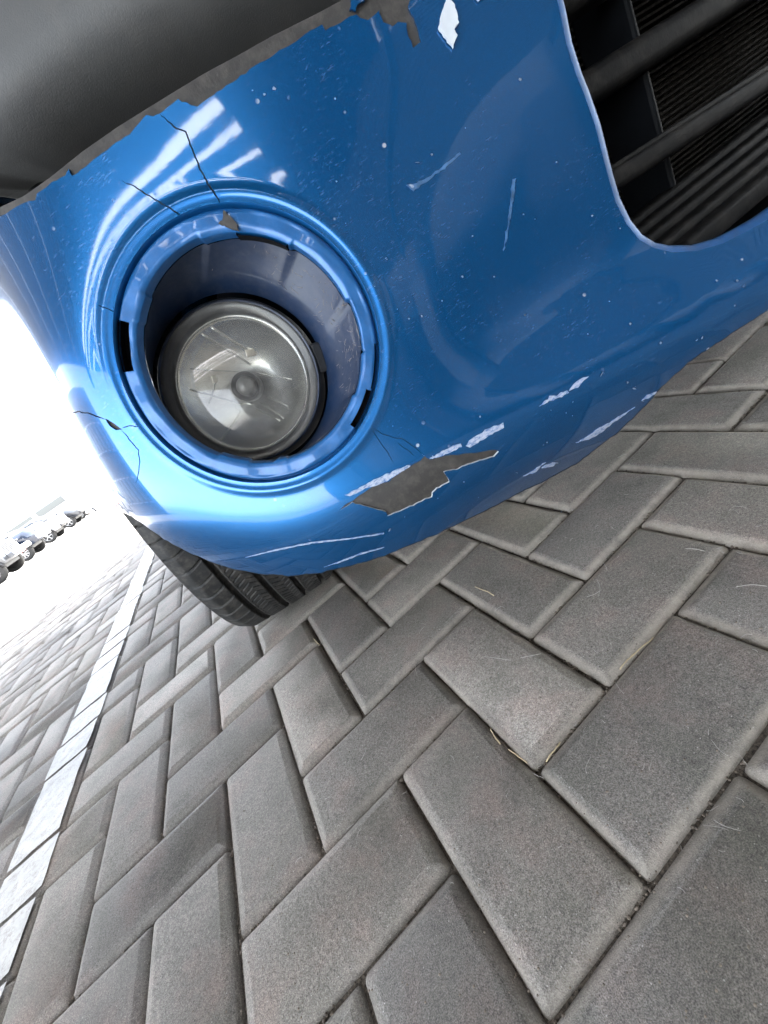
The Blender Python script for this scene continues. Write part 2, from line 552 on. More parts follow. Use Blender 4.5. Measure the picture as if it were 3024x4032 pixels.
top_px = q1((0, 935), (95, 880), (150, 865), (160, 835), (225, 790), (285, 760), (295, 730), (312, 760), (350, 735), (420, 680), (480, 630), (560, 580), (590, 545),
            (630, 495), (660, 500), (690, 490), (770, 430), (800, 445), (850, 460), (900, 425), (960, 385), (1100, 285), (1170, 245), (1250, 195), (1340, 135), (1395, 105), (1405, 130),
            (1470, 95), (1510, 70), (1540, 62), (1560, 78), (1590, 85), (1640, 45)) + q2((-20, 55), (0, 95), (40, 115), (60, 95), (95, 100), (110, 160), (125, 205), (158, 180), (135, 90), (105, 30), (112, 0), (125, -60))
bot_px = [(400, 1965), (478, 2010), (557, 2058), (641, 2119), (713, 2161), (822, 2209), (912, 2239), (1033, 2260), (1153, 2266), (1244, 2257), (1400, 2221), (1512, 2187),
          (1703, 2109), (1931, 2000), (2022, 1952), (2150, 1889), (2268, 1825), (2332, 1779), (2442, 1693), (2542, 1597), (2606, 1520), (2724, 1415), (2879, 1314), (3024, 1219)]
top_sz = trace(jag(top_px, 2.0, 26), 26, False)
bot_sz = trace(jag(bot_px, 1.2, 24), 24, False)
print('top', np.round(top_sz[0], 3), np.round(top_sz[-1], 3), 'bot', np.round(bot_sz[0], 3), np.round(bot_sz[-1], 3), 'smax', SMAX)
s_b0, z_b0 = bot_sz[0]
ztop_end = top_sz[-1][1]
rest = np.array([(SMAX - s, z) for s, z in bot_sz[::-1]])
rest = rest[rest[:, 0] > bot_sz[-1][0]]
outer = [(0.0, z_b0 - 0.01), (0.4 * s_b0, z_b0 - 0.004)] + list(bot_sz) + list(rest[::3]) + [(SMAX, 0.45), (SMAX, 0.72), (SMAX - top_sz[0][0] * 0.6, 0.72), (SMAX - top_sz[0][0] * 0.95, 0.53)] + \
        [(SMAX - top_sz[0][0], top_sz[0][1]), (top_sz[-1][0] + 0.02, ztop_end + 0.004)] + top_sz[::-1] + [(top_sz[0][0] * 0.97, top_sz[0][1] + 0.012), (top_sz[0][0] * 0.75, top_sz[0][1] + 0.16), (0.0, 0.72)]

# lamp opening
def ring_hole(r, n=120):
    L = []
    for k in range(n):
        p = ring_pt(r * RR, 2 * math.pi * k / n, 0.03)
        h = hit(p, -RN)
        L.append(h)
    return L
lamp_hole = ring_hole(1.0, 240)
lip_pts = []
for r_ in (1.008, 1.018, 1.03, 1.042, 1.054, 1.066, 1.078, 1.09, 1.102, 1.116, 1.132, 1.15): lip_pts += [h for h in ring_hole(r_, 240) if h is not None]
# lower grille opening
gr_px = [(2175, -60), (2200, 25), (2230, 174), (2270, 298), (2299, 368), (2344, 497), (2394, 695), (2424, 795), (2468, 884), (2518, 944), (2577, 978), (2647, 993), (2746, 988), (2846, 959), (2945, 909), (3024, 864)]
gz_ = trace(gr_px, 22, False)
print('grille', np.round(gz_[0], 3), np.round(gz_[-1], 3), np.round(np.array(gz_)[:, 1].min(), 3))
gA = np.array(gz_)
gz_end = gA[-1]
zt = min(0.495, ztop_end - 0.01)
corner = [(gA[0][0] - 0.004, zt - 0.012), (gA[0][0] + 0.006, zt)]
grille_hole = [tuple(p) for p in gA] + [(SMAX - p[0], p[1]) for p in gA[::-1]] + [(SMAX - corner[0][0], corner[0][1]), (SMAX - corner[1][0], corner[1][1]), corner[1], corner[0]]
grille_hole = densify(grille_hole, 0.02)

chips = [
    q6((340, 690), (420, 630), (495, 580), (560, 560), (610, 545), (640, 520), (680, 490), (760, 440), (840, 390), (870, 362), (895, 380), (915, 385), (1050, 355), (1230, 338), (1390, 315), (1405, 330), (1375, 365),
       (1270, 395), (1160, 430), (1105, 460), (1060, 462), (1010, 475), (1040, 520), (1050, 550), (1000, 575), (960, 595), (930, 630), (925, 655), (830, 700), (720, 750), (600, 800), (592, 765), (510, 745), (430, 720), (345, 697), (300, 728), (255, 757), (290, 715)),
    q1((968, 912), (985, 930), (1020, 965), (1032, 1003), (1000, 998), (945, 972), (965, 950)),
    q2((755, -20), (795, -20), (812, 60), (845, 160), (872, 290), (880, 335), (840, 325), (800, 240), (780, 130), (768, 60)),
    q3((455, 712), (490, 728), (528, 758), (500, 762), (470, 742)),
    q3((1375, 885), (1400, 858), (1434, 895), (1405, 878)),
]
cracks = [
    (q1((690, 492), (725, 525), (760, 552), (800, 570), (830, 640), (860, 720), (890, 780), (930, 840), (972, 916)), 6.5),
    (q1((525, 780), (570, 800), (650, 850), (750, 910), (800, 950), (868, 972)), 5.5),
    (q3((285, 695), (340, 680), (390, 690), (458, 716)), 5),
    (q3((524, 760), (560, 800), (597, 850), (604, 900), (598, 950), (585, 990)), 4),
    (q3((528, 752), (560, 742), (600, 745)), 4),
    (q6((480, 150), (540, 250), (600, 330), (640, 408)), 2.6),
    (q6((490, 150), (560, 200), (720, 240), (800, 300), (868, 360)), 2.6),
    (q6((668, 262), (740, 310), (800, 360)), 2.4),
    (q3((420, 222), (470, 240), (520, 262)), 3.5),
]
holes = [lamp_hole, grille_hole]
for c in chips: holes.append(trace(jag(c + [c[0]], 1.0, 16)[:-1], 16, True))
for c, w in cracks:
    t = trace(slit(c, w), 40, True)
    if len(t) > 5: holes.append(t)
bumper = part(sheet('bumper_cover', outer, holes, m_blue, None, 0.0, 0.0055, 0.75, 0.0013, m_primer, (np.array(lamp_hole).mean(0), 0.165, 0.0024), lip_pts))
# plastic body of the bumper under the paint
gro_px = q1((-60, 925), (0, 890), (90, 848), (200, 770), (350, 650), (500, 545), (700, 420), (880, 310), (1020, 235), (1170, 150), (1350, 60), (1500, -20), (1600, -75))
gro_sz = trace(gro_px, 30, False)
gs0, gs1 = gro_sz[0], gro_sz[-1]
print('groove', np.round(gs0, 3), np.round(gs1, 3))
sub_outer = [(0.3 * s_b0, z_b0 + 0.03)] + [(s, z + 0.003) for s, z in bot_sz] + [(0.9, bot_sz[-1][1] + 0.003), (0.9, gs1[1])] + gro_sz[::-1] + [(gs0[0] * 0.95, gs0[1] + 0.02), (gs0[0] * 0.7, gs0[1] + 0.14), (0.02, 0.70)]
gh2 = np.array(ring_hole(1.03))
part(sheet('bumper_core', sub_outer, [gh2, grille_hole], m_sub, None, -0.0012, 0.008, 0.75))

# rolled edge of the lower grille opening
P = surf(np.array(grille_hole)[:, 0], np.array(grille_hole)[:, 1]); N = surf_n(np.array(grille_hole)[:, 0], np.array(grille_hole)[:, 1])
cen2 = np.array(grille_hole).mean(0)
n_ = len(P)
dirs = []
for i in range(n_):
    t = P[(i + 1) % n_] - P[i - 1]; t /= np.linalg.norm(t)
    d = np.cross(N[i], t); d /= np.linalg.norm(d)
    dirs.append(d)
dirs = np.array(dirs)
# loop runs down the left side, along the bottom, up the right: inward is +N x t
if dirs[len(dirs) // 8] @ np.array([1, 0, 0]) < 0: dirs = -dirs
prof = [(0, 0), (0.0022, 0.0005), (0.0042, 0.0018), (0.0056, 0.0038), (0.0064, 0.0065), (0.0066, 0.012), (0.0066, 0.020)]
V = []; F = []
for a, b in prof: V += list(P + dirs * a - N * b)
for k in range(len(prof) - 1):
    for i in range(n_):
        j = (i + 1) % n_
        F.append((k * n_ + i, k * n_ + j, (k + 1) * n_ + j, (k + 1) * n_ + i))
part(mesh_obj('grille_opening_edge', V, F, m_blueedge, None))
inner_loop = np.array(V[-n_:])

# return flange under the bottom edge
bs = np.array(bot_sz); Pb = surf(bs[:, 0], bs[:, 1]); Nb = surf_n(bs[:, 0], bs[:, 1])
back = np.array([0, 1, 0.0])
J = []
for a, b in ((0, 0), (0.0012, 0.0012), (0.006, 0.0022), (0.02, 0.004)):
    J.append(Pb - Nb * np.array([1, 1, 0]) * a * 1.4 + np.array([0, 0, 1]) * (-0.0005 + b * 0.3))
n_ = len(Pb); V = np.vstack(J); F = []
for k in range(3):
    for i in range(n_ - 1): F.append((k * n_ + i, k * n_ + i + 1, (k + 1) * n_ + i + 1, (k + 1) * n_ + i))
part(mesh_obj('bumper_bottom_flange', V, F, m_sub, None))

# ------------------------------------------------------------------ grey plastic fascia above the blue skin
gl = np.array(gro_sz)
gl = np.vstack([[(gl[0][0] * 0.72, gl[0][1] + 0.10)], [(gl[0][0] * 0.86, gl[0][1] + 0.022)], [(gl[0][0] * 0.95, gl[0][1] + 0.004)], gl, [(0.95, gl[-1][1])]])
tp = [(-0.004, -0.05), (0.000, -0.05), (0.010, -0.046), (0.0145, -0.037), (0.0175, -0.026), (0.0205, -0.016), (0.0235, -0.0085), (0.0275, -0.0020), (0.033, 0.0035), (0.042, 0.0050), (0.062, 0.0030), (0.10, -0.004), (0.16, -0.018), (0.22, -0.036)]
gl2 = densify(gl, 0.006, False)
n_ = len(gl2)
for nm, tpp, mt in (('fascia_gap_shade', tp[:4], m_black), ('grey_fascia', tp[3:], m_trim)):  # first rows black: painted shade in the gap under the fascia
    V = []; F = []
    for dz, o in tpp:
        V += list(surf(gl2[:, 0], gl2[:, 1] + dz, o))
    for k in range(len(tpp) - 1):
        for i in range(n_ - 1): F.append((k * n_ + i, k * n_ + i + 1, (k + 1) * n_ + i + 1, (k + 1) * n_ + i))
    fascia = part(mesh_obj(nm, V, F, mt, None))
# ------------------------------------------------------------------ fog lamp ring (painted flange and bowl)
def lamp_center(px, py, y):
    d = ray(px, py); return CAM + d * ((y - CAM[1]) / d[1])
LC = lamp_center(948, 1513, 0.046)
LDEP = (ROT @ (LC - CAM))[2]
LR = 308.0 * LDEP / FOC
LN = np.array([-0.27, -0.94, 0.16]); LN /= np.linalg.norm(LN)
L1 = np.cross([0, 0, 1], LN); L1 /= np.linalg.norm(L1); L2 = np.cross(LN, L1)
print('lens r', LR, 'ring', RC, 'lens', LC)

def pol(L):
    out = []
    for p in L:
        a, b = px_ring(*p, h=-0.004)
        out.append((math.hypot(a, b) / RR, math.atan2(b, a)))
    return out
slot_px = [q8((735, 165), (1045, 215), (1030, 250), (735, 205)), q8((85, 710), (115, 720), (95, 1000), (50, 990)), q8((1545, 840), (1562, 960), (1540, 1105), (1518, 1100)),
           q8((1490, 1110), (1525, 1115), (1450, 1330), (1415, 1325)), q8((665, 1645), (890, 1660), (890, 1690), (665, 1670))]
slots = []
for L in slot_px:
    p = pol(L); r = [a for a, _ in p]; t = np.unwrap([b for _, b in p])
    slots.append((0.5 * (sorted(r)[0] + sorted(r)[1]), 0.5 * (sorted(r)[2] + sorted(r)[3]), min(t), max(t)))
print('slots', np.round(slots, 2))
NA = 720
TH = np.arange(NA) * 2 * math.pi / NA
def in_arc(t, a, b):
    m = 0.5 * (a + b); return abs((t - m + math.pi) % (2 * math.pi) - math.pi) < (b - a) / 2
# radius offset of the flange's inner edge: moulded tabs
def inner_r(t):
    r = 0.838
    for a, b, d in ((0.55, 1.35, -0.028), (-0.55, -0.10, 0.045), (2.05, 2.30, -0.02), (3.75, 4.05, -0.03), (4.30, 4.42, -0.02), (5.35, 5.75, 0.03)):
        m = 0.5 * (a + b); q = abs((t - m + math.pi) % (2 * math.pi) - math.pi)
        r += 0.6 * d * (1 - smoothstep((b - a) / 2 - 0.016, (b - a) / 2 + 0.016, q))
    return r
rows = []   # (function of theta -> (r, h))
FL = [(1.000, 0.0), (0.996, -0.0004), (0.992, -0.0014), (0.989, -0.0028), (0.986, -0.0044), (0.982, -0.0048), (0.978, -0.0042), (0.974, -0.0022), (0.967, -0.0014), (0.956, -0.0012)]
V = []; F = []
mid_r = [0.944, 0.934, 0.924, 0.914, 0.904, 0.894, 0.884]
nrow = len(FL) + len(mid_r) + 6
def bowl(t, k):
    """0 = flange inner edge .. 1 = round the lamp body"""
    a = ring_pt(inner_r(t) * RR * 0.985, t, -0.0075)
    b = LC + LR * 1.10 * (math.cos(t) * L1 + math.sin(t) * L2) - LN * 0.004
    bulge = 4 * k * (1 - k) * 0.02
    p = a + (b - a) * k
    c = RC + (LC - RC) * k
    return p + (p - c) * bulge
ring = []
for t in TH:
    col = [ring_pt(r * RR, t, h) for r, h in FL]
    ir = inner_r(t)
    wob = 0.00035 * math.sin(7 * t) + 0.0002 * math.sin(19 * t + 1)
    for r in mid_r:
        rr = max(r, ir + 0.006 + 0.02 * (r - 0.88) / 0.07)
        col.append(ring_pt(rr * RR, t, -0.0012 + wob))
    for r, h in ((ir + 0.004, -0.0013), (ir, -0.0019), (ir - 0.004, -0.0042), (ir - 0.007, -0.0056), (ir - 0.009, -0.0072)):
        col.append(ring_pt(r * RR, t, h))
    ring.append(col)
nr = len(ring[0])
V = [p for c in ring for p in c]
Fk = []
radii = [r for r, h in FL] + mid_r
for i in range(NA):
    j = (i + 1) % NA
    tm = TH[i] + math.pi / NA
    for k in range(nr - 1):
        if 8 <= k < len(FL) + len(mid_r) - 1:
            rm = 0.5 * (radii[k] + radii[k + 1])
            if any(in_arc(tm, a, b) and r0 - 0.004 < rm < r1 + 0.004 for r0, r1, a, b in slots): continue
        Fk.append((i * nr + k, i * nr + k + 1, j * nr + k + 1, j * nr + k))
bez = part(mesh_obj('fog_lamp_surround', V, Fk, m_ring, None))
# slot walls and dark pocket behind each slot
for r0, r1, a, b in slots:
    J = Join(); n = 16
    ts = np.linspace(a, b, n)
    loop = [ring_pt((r1 + 0.008) * RR, t, -0.0014) for t in ts] + [ring_pt((r0 - 0.008) * RR, t, -0.0014) for t in ts[::-1]]
    dn = [p - RN * 0.007 for p in loop]
    m = len(loop)
    J.add(loop + dn, [(i, (i + 1) % m, m + (i + 1) % m, m + i) for i in range(m)] + [tuple(m + i for i in range(m))])
    o = mesh_obj('clip_slot', J.V, J.F, m_dark, None, False)
    part(o, bez)
# bowl
NB = 28
V = []; F = []; NT = 180
for i in range(NT):
    t = 2 * math.pi * i / NT
    for k in range(NB): V.append(bowl(t, k / (NB - 1)))
for i in range(NT):
    j = (i + 1) % NT
    for k in range(NB - 1): F.append((i * NB + k, i * NB + k + 1, j * NB + k + 1, j * NB + k))
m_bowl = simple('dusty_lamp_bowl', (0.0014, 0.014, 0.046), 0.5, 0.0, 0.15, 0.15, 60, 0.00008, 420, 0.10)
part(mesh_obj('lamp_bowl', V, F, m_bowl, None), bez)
# moulded ribs and part mark inside the bowl (lower left)
for (t, k0, k1, w) in ((4.36, 0.02, 0.55, 0.0009), (3.82, 0.05, 0.35, 0.0008)):
    part(mesh_obj('bowl_rib', *tube_mesh([bowl(t, k) for k in np.linspace(k0, k1, 12)], w), m_bowl, None), bez)
J = Join()
for g, (t0, kk) in enumerate(((3.93, 0.42), (4.00, 0.44), (4.06, 0.43), (4.12, 0.46), (4.18, 0.45))):
    z = []
    for q in range(9):
        u = q / 8
        z.append(bowl(t0 + 0.035 * math.sin(u * 6.0 + g), kk + 0.16 * u))
    J.add(*tube_mesh(z, 0.0005, 5))
part(mesh_obj('moulded_mark', J.V, J.F, m_bowl, None), bez)

J = Join()
for _ in range(130):
    t0 = rng.gauss(-0.15, 0.55); k0 = rng.uniform(0.05, 0.7); dt = rng.gauss(0, 0.035); dk = rng.gauss(0, 0.05)
    J.add(*tube_mesh([bowl(t0 + dt * u, k0 + dk * u + 0.01 * math.sin(u * 5)) for u in (0, .33, .66, 1)], rng.uniform(0.00006, 0.00018), 4))
sc_ = part(mesh_obj('dried_dirt', J.V, J.F, simple('dried_mud_streaks', (0.20, 0.18, 0.17), 0.9), None), bez)
sc_['kind'] = 'stuff'
# ------------------------------------------------------------------ fog lamp
lamp = empty('fog_lamp', tuple(LC))
part(lamp)
def lp(r, t, h): return LC + r * LR * (math.cos(t) * L1 + math.sin(t) * L2) + h * LN
def lathe(name, prof, mat, parent, seg=96, smooth=True):
    V = []; F = []; n = len(prof)
    for i in range(seg):
        t = 2 * math.pi * i / seg
        for r, h in prof: V.append(lp(r, t, h))
    for i in range(seg):
        j = (i + 1) % seg
        for k in range(n - 1): F.append((i * n + k, i * n + k + 1, j * n + k + 1, j * n + k))
    return part(mesh_obj(name, V, F, mat, None, smooth), parent)
m, nt, b = new_mat('clear_lamp_lens'); m_lens = m
b.inputs['Roughness'].default_value = 0.12
b.inputs['Base Color'].default_value = (0.5, 0.5, 0.48, 1)
pv = pos(nt)
b.inputs['Specular IOR Level'].default_value = 0.5
tr = nt.nodes.new('ShaderNodeBsdfTransparent'); tr.inputs[0].default_value = (0.94, 0.94, 0.92, 1)
gl_ = nt.nodes.new('ShaderNodeBsdfGlossy'); gl_.inputs['Roughness'].default_value = 0.04
df = nt.nodes.new('ShaderNodeBsdfDiffuse'); df.inputs[0].default_value = (0.38, 0.375, 0.365, 1)
fr = nt.nodes.new('ShaderNodeFresnel'); fr.inputs[0].default_value = 1.5
m1 = nt.nodes.new('ShaderNodeMixShader'); m2 = nt.nodes.new('ShaderNodeMixShader')
dd = ramp(nt, noise(nt, pv, 90, 6, 0.7), [(0.35, (0.04,) * 3), (0.75, (0.30,) * 3)])
nt.links.new(dd, m1.inputs[0]); nt.links.new(tr.outputs[0], m1.inputs[1]); nt.links.new(df.outputs[0], m1.inputs[2])
nt.links.new(fr.outputs[0], m2.inputs[0]); nt.links.new(m1.outputs[0], m2.inputs[1]); nt.links.new(gl_.outputs[0], m2.inputs[2])
nt.links.new(m2.outputs[0], nt.nodes['Material Output'].inputs['Surface'])
m_refl = simple('dull_lamp_reflector', (0.78, 0.78, 0.74), 0.22, 0.95, 0, 0.10, 60, 0.0001, 200, 0.18)
m_rimg = simple('smoked_lens_rim', (0.022, 0.022, 0.022), 0.3, 0.0, 0.4, 0.2, 60)
m_house = simple('lamp_housing', (0.02, 0.021, 0.023), 0.55)
lathe('housing', [(1.00, 0.001), (1.03, -0.002), (1.05, -0.008), (1.05, -0.030), (0.9, -0.045), (0.2, -0.05), (0.0, -0.05)], m_house, lamp)
lathe('bezel', [(0.845, -0.006), (0.86, -0.0015), (0.88, -0.0008), (0.95, 0.0), (0.985, 0.0002), (1.0, -0.001)], m_rimg, lamp)
lathe('reflector', [(0.85, -0.006)] + [(r, -0.006 - 0.020 * (1 - (r / 0.84) ** 2)) for r in np.linspace(0.84, 0.13, 18)], m_refl, lamp)
lathe('chrome_ring', [(0.842, -0.0058), (0.832, -0.0048), (0.822, -0.0058), (0.818, -0.008)], simple('bright_reflector_ring', (0.8, 0.8, 0.78), 0.1, 1.0), lamp)
lens = lathe('lens', [(1.0, 0.0005), (0.99, 0.0022), (0.96, 0.0034)] + [(r, 0.0036 + 0.0085 * (1 - (r / 0.94) ** 2)) for r in np.linspace(0.94, 0.0, 18)], m_lens, lamp)
# bulb shield in the middle
lathe('bulb_shield', [(0.19, -0.030), (0.195, -0.014), (0.185, -0.0125), (0.175, -0.0135), (0.17, -0.018), (0.12, -0.0185)], simple('dark_bulb_shield', (0.010, 0.010, 0.010), 0.5, 0.0), lamp, 48)
lathe('bulb', [(0.13, -0.020), (0.125, -0.013), (0.11, -0.0105), (0.07, -0.0092), (0.0, -0.0088)], simple('grey_bulb_tip', (0.11, 0.108, 0.10), 0.4, 0.2, 0.2, 0.15, 120), lamp, 48)
# facets pressed into the reflector
J = Join()
def rf(a, bq):
    r = math.hypot(a, bq); t = math.atan2(bq, a); return lp(r, t, -0.0055 - 0.020 * (1 - min(1, r / 0.84) ** 2))
for (x0, y0, x1, y1, w) in ((-0.62, 0.35, -0.22, -0.12, .0006), (-0.45, 0.55, 0.0, 0.25, .0004), (-0.05, 0.78, 0.2, 0.22, .0007), (0.10, 0.78, 0.32, 0.30, .0007), (0.2, 0.1, 0.55, -0.25, .0004),
                          (-0.30, -0.02, -0.1, -0.2, .0006), (-0.7, -0.4, -0.3, -0.2, .0006), (-0.08, -0.28, 0.1, -0.6, .0007), (0.0, -0.25, 0.16, -0.6, .0006), (0.12, -0.22, 0.3, -0.5, .0004), (-0.55, 0.1, -0.3, 0.3, .0005)):
    J.add(*tube_mesh([rf(x0 + (x1 - x0) * u, y0 + (y1 - y0) * u) for u in np.linspace(0, 1, 10)], w, 5))
part(mesh_obj('reflector_fluting', J.V, J.F, m_refl, None), lamp)
m_tabw = simple('warm_reflection_tab', (0.75, 0.70, 0.6), 0.25, 0.7)
for (a, bq) in ((0.30, 0.33), (-0.30, 0.32)):
    bm = bmesh.new(); p = rf(a, bq) + LN * 0.001
    add_box(bm, p, (0.006 if a > 0 else 0.003, 0.0016, 0.0045), Matrix.Rotation(0.35, 3, 'Y'))
    part(bm_obj('reflector_step', bm, m_tabw, None, False, 0.0004), lamp)
for t in (-0.25, 2.98):
    bm = bmesh.new(); p = lp(1.04, t, -0.006)
    add_box(bm, p, (0.007, 0.009, 0.018), Matrix.Rotation(-t, 3, 'Y'))
    part(bm_obj('mounting_tab', bm, m_house, None, False, 0.0015), lamp)

# ------------------------------------------------------------------ lower grille: bars, posts, radiator behind
def deep(px, py, depth):
    """point on the ray a given distance (m along +Y) behind the bumper front at the opening"""
    d = ray(px, py); y = -0.070 + depth
    return CAM + d * ((y - CAM[1]) / d[1])
def bar(name, a, b, depth, hh, dd_, mat, ext=0.9):
    A = deep(*a, depth); B = deep(*b, depth)
    d = (B - A) / np.linalg.norm(B - A)
    A = A - d * 0.045; B = A + d * ext
    bm = bmesh.new()
    L = np.linalg.norm(B - A); c = (A + B) / 2
    rx = Vector((1, 0, 0)).rotation_difference(Vector(d)).to_matrix()
    add_box(bm, c, (L, dd_, hh), rx)
    return part(bm_obj(name, bm, mat, None, True, min(hh, dd_) * 0.3, 3), grille)
grille = empty('lower_grille', (XC, -0.06, 0.38)); part(grille)
bar('grille_bar', (2430, 700), (3024, 315), 0.030, 0.0115, 0.022, m_dirtyblack)
bar('grille_bar', (2425, 655), (3024, 268), 0.026, 0.0035, 0.010, m_dirtyblack)
bar('grille_bar', (2330, 345), (2900, -20), 0.050, 0.017, 0.022, m_dirtyblack)
bar('grille_bar', (2330, -60), (2700, -290), 0.050, 0.017, 0.022, m_dirtyblack)
# dusty shelf at the foot of the opening
A = deep(2500, 905, 0.012); Bq = deep(3024, 700, 0.02)
zf = 0.5 * (A[2] + Bq[2])
bm = bmesh.new()
for k in range(5):
    add_box(bm, (A[0] + 0.445, -0.066 + 0.013 * k, zf - 0.010 + 0.0042 * k), (0.86, 0.0118, 0.012))
part(bm_obj('grille_shelf', bm, m_dirtyblack, None, True, 0.003, 3), grille)
def post(x, z0, z1, depth, w):
    bm = bmesh.new(); add_box(bm, (x, -0.070 + depth + 0.025, (z0 + z1) / 2), (w, 0.036, z1 - z0))
    part(bm_obj('grille_post', bm, m_black, None, False, 0.002), grille)
pa = deep(2655, 300, 0.045); pb = deep(2640, 550, 0.045); pc = deep(2690, 760, 0.04)
for k in range(4):
    post(pb[0] + 0.006 + 0.24 * k, zf - 0.02, 0.56, 0.045, 0.005)
# radiator core: thin fins, dirty
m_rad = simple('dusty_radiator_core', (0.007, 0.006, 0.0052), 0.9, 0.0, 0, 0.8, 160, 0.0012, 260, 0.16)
J = Join()
for k in range(90):
    z = 0.26 + 0.0042 * k
    J.add([(0.14, 0.035, z), (1.18, 0.035, z), (1.18, 0.05, z), (0.14, 0.05, z), (0.14, 0.035, z + 0.0016), (1.18, 0.035, z + 0.0016), (1.18, 0.05, z + 0.0016), (0.14, 0.05, z + 0.0016)],
          [(0, 1, 5, 4), (4, 5, 6, 7), (0, 3, 2, 1)])
J.add([(0.14, 0.049, 0.25), (1.18, 0.049, 0.25), (1.18, 0.049, 0.65), (0.14, 0.049, 0.65)], [(0, 1, 2, 3)])
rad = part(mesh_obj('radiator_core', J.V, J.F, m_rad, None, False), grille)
rad['kind'] = 'stuff'
bm = bmesh.new()
add_box(bm, (0.66, 0.0, 0.30), (1.04, 0.02, 0.034))
add_box(bm, (0.66, 0.01, 0.50), (1.04, 0.02, 0.034))
part(bm_obj('crash_beam', bm, m_black, None, False, 0.004), grille)
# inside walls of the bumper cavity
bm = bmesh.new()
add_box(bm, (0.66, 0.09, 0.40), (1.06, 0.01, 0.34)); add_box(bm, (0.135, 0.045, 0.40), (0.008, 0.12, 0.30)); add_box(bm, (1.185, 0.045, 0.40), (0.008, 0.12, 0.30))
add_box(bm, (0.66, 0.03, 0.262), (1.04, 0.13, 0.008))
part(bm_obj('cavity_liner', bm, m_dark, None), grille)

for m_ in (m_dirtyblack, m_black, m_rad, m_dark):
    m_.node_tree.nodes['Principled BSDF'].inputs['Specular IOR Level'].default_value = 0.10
# ------------------------------------------------------------------ front wheel
TR, TW = 0.312, 0.205
WC = np.array([-0.158, 0.668, TR - 0.006]); WYAW = math.radians(-3.5)
wheel = empty('front_wheel', tuple(WC), WYAW); wheel.rotation_euler = (0, math.radians(7.0), WYAW); part(wheel)
phis = np.concatenate([np.radians(np.arange(-30, 115, 0.22)), np.radians(np.arange(115, 330, 3.0))])
ws = np.concatenate([np.linspace(-1.0, 1.0, 150)])
def tread_depth(phi, w):
    d = np.zeros_like(w)
    for gw in (-0.50, -0.10, 0.28, 0.66):
        d = np.maximum(d, 0.0075 * (1 - smoothstep(0.028, 0.048, np.abs(w - gw))))
    arc = phi * TR
    # shoulder cuts
    for sgn, lim in ((-1, 0.54), (1, 0.70)):
        m = (w * sgn > lim) & (np.abs(w) < 1.0)
        ph = arc / 0.030 + 0.55 * np.sin((w * sgn - lim) * 5.0) * 0.6 + (0.0 if sgn < 0 else 0.4)
        f = np.abs(ph - np.round(ph)) * 0.030
        d = np.maximum(d, np.where(m, 0.0040 * (1 - smoothstep(0.0007, 0.0018, f)), 0))
    # chevron cuts in the ribs
    for a, b_, sp, sl_ in ((-0.46, -0.14, 0.013, 1.1), (-0.06, 0.24, 0.013, -1.0), (0.32, 0.62, 0.016, 0.8)):
        m = (w > a) & (w < b_)
        u = (w - a) / (b_ - a)
        ph = arc / sp + sl_ * np.abs(u - 0.6) * 1.3
        f = np.abs(ph - np.round(ph)) * sp
        d = np.maximum(d, np.where(m & (u > 0.15), 0.0032 * (1 - smoothstep(0.0005, 0.0014, f)), 0))
    return d
V = []; F = []
side = [(-0.86, 0.222), (-0.95, 0.239), (-1.005, 0.262), (-1.0, 0.280), (-0.985, 0.291), (-0.965, 0.299)]
tw = np.linspace(-0.94, 0.94, 150)
for phi in phis:
    prof_ = [(w, r) for w, r in side]
    crown = TR - 0.004 * tw ** 2 - 0.010 * smoothstep(0.78, 1.0, np.abs(tw))
    r = crown - tread_depth(np.full_like(tw, phi), tw)
    prof_ += list(zip(tw, r)) + [(-w, rr) for w, rr in side[::-1]]
    for w, rr in prof_:
        y = -rr * math.sin(phi); z = -rr * math.cos(phi)
        z = max(z, -TR + 0.0062)
        bulge = 1.0
        V.append((w * TW / 2 * bulge, y, z))
n = len(side) * 2 + len(tw); m_ = len(phis)
for i in range(m_):
    j = (i + 1) % m_
    for k in range(n - 1): F.append((i * n + k, i * n + k + 1, j * n + k + 1, j * n + k))
tyre = mesh_obj('tyre', V, F, m_rubber, wheel)
m_alloy = simple('alloy_wheel', (0.5, 0.5, 0.5), 0.35, 0.8)
def rim_bm(R, W, spokes=7):
    bm = bmesh.new()
    add_cyl(bm, (0, 0, 0), R, R, W * 0.7, 'X', 32)
    ret = bm
    return ret
bm = bmesh.new()
add_cyl(bm, (0.02, 0, 0), 0.215, 0.215, 0.15, 'X', 40)
bm_obj('brake_drum', bm, m_black, wheel)
bm = bmesh.new()
for k in range(5):
    a = 2 * math.pi * k / 5
    add_box(bm, (-0.075, math.sin(a) * 0.12, math.cos(a) * 0.12), (0.02, 0.05, 0.18), Matrix.Rotation(-a, 3, 'X'))
add_cyl(bm, (-0.075, 0, 0), 0.06, 0.05, 0.03, 'X', 24)
bm_obj('rim', bm, m_alloy, wheel, False, 0.004)

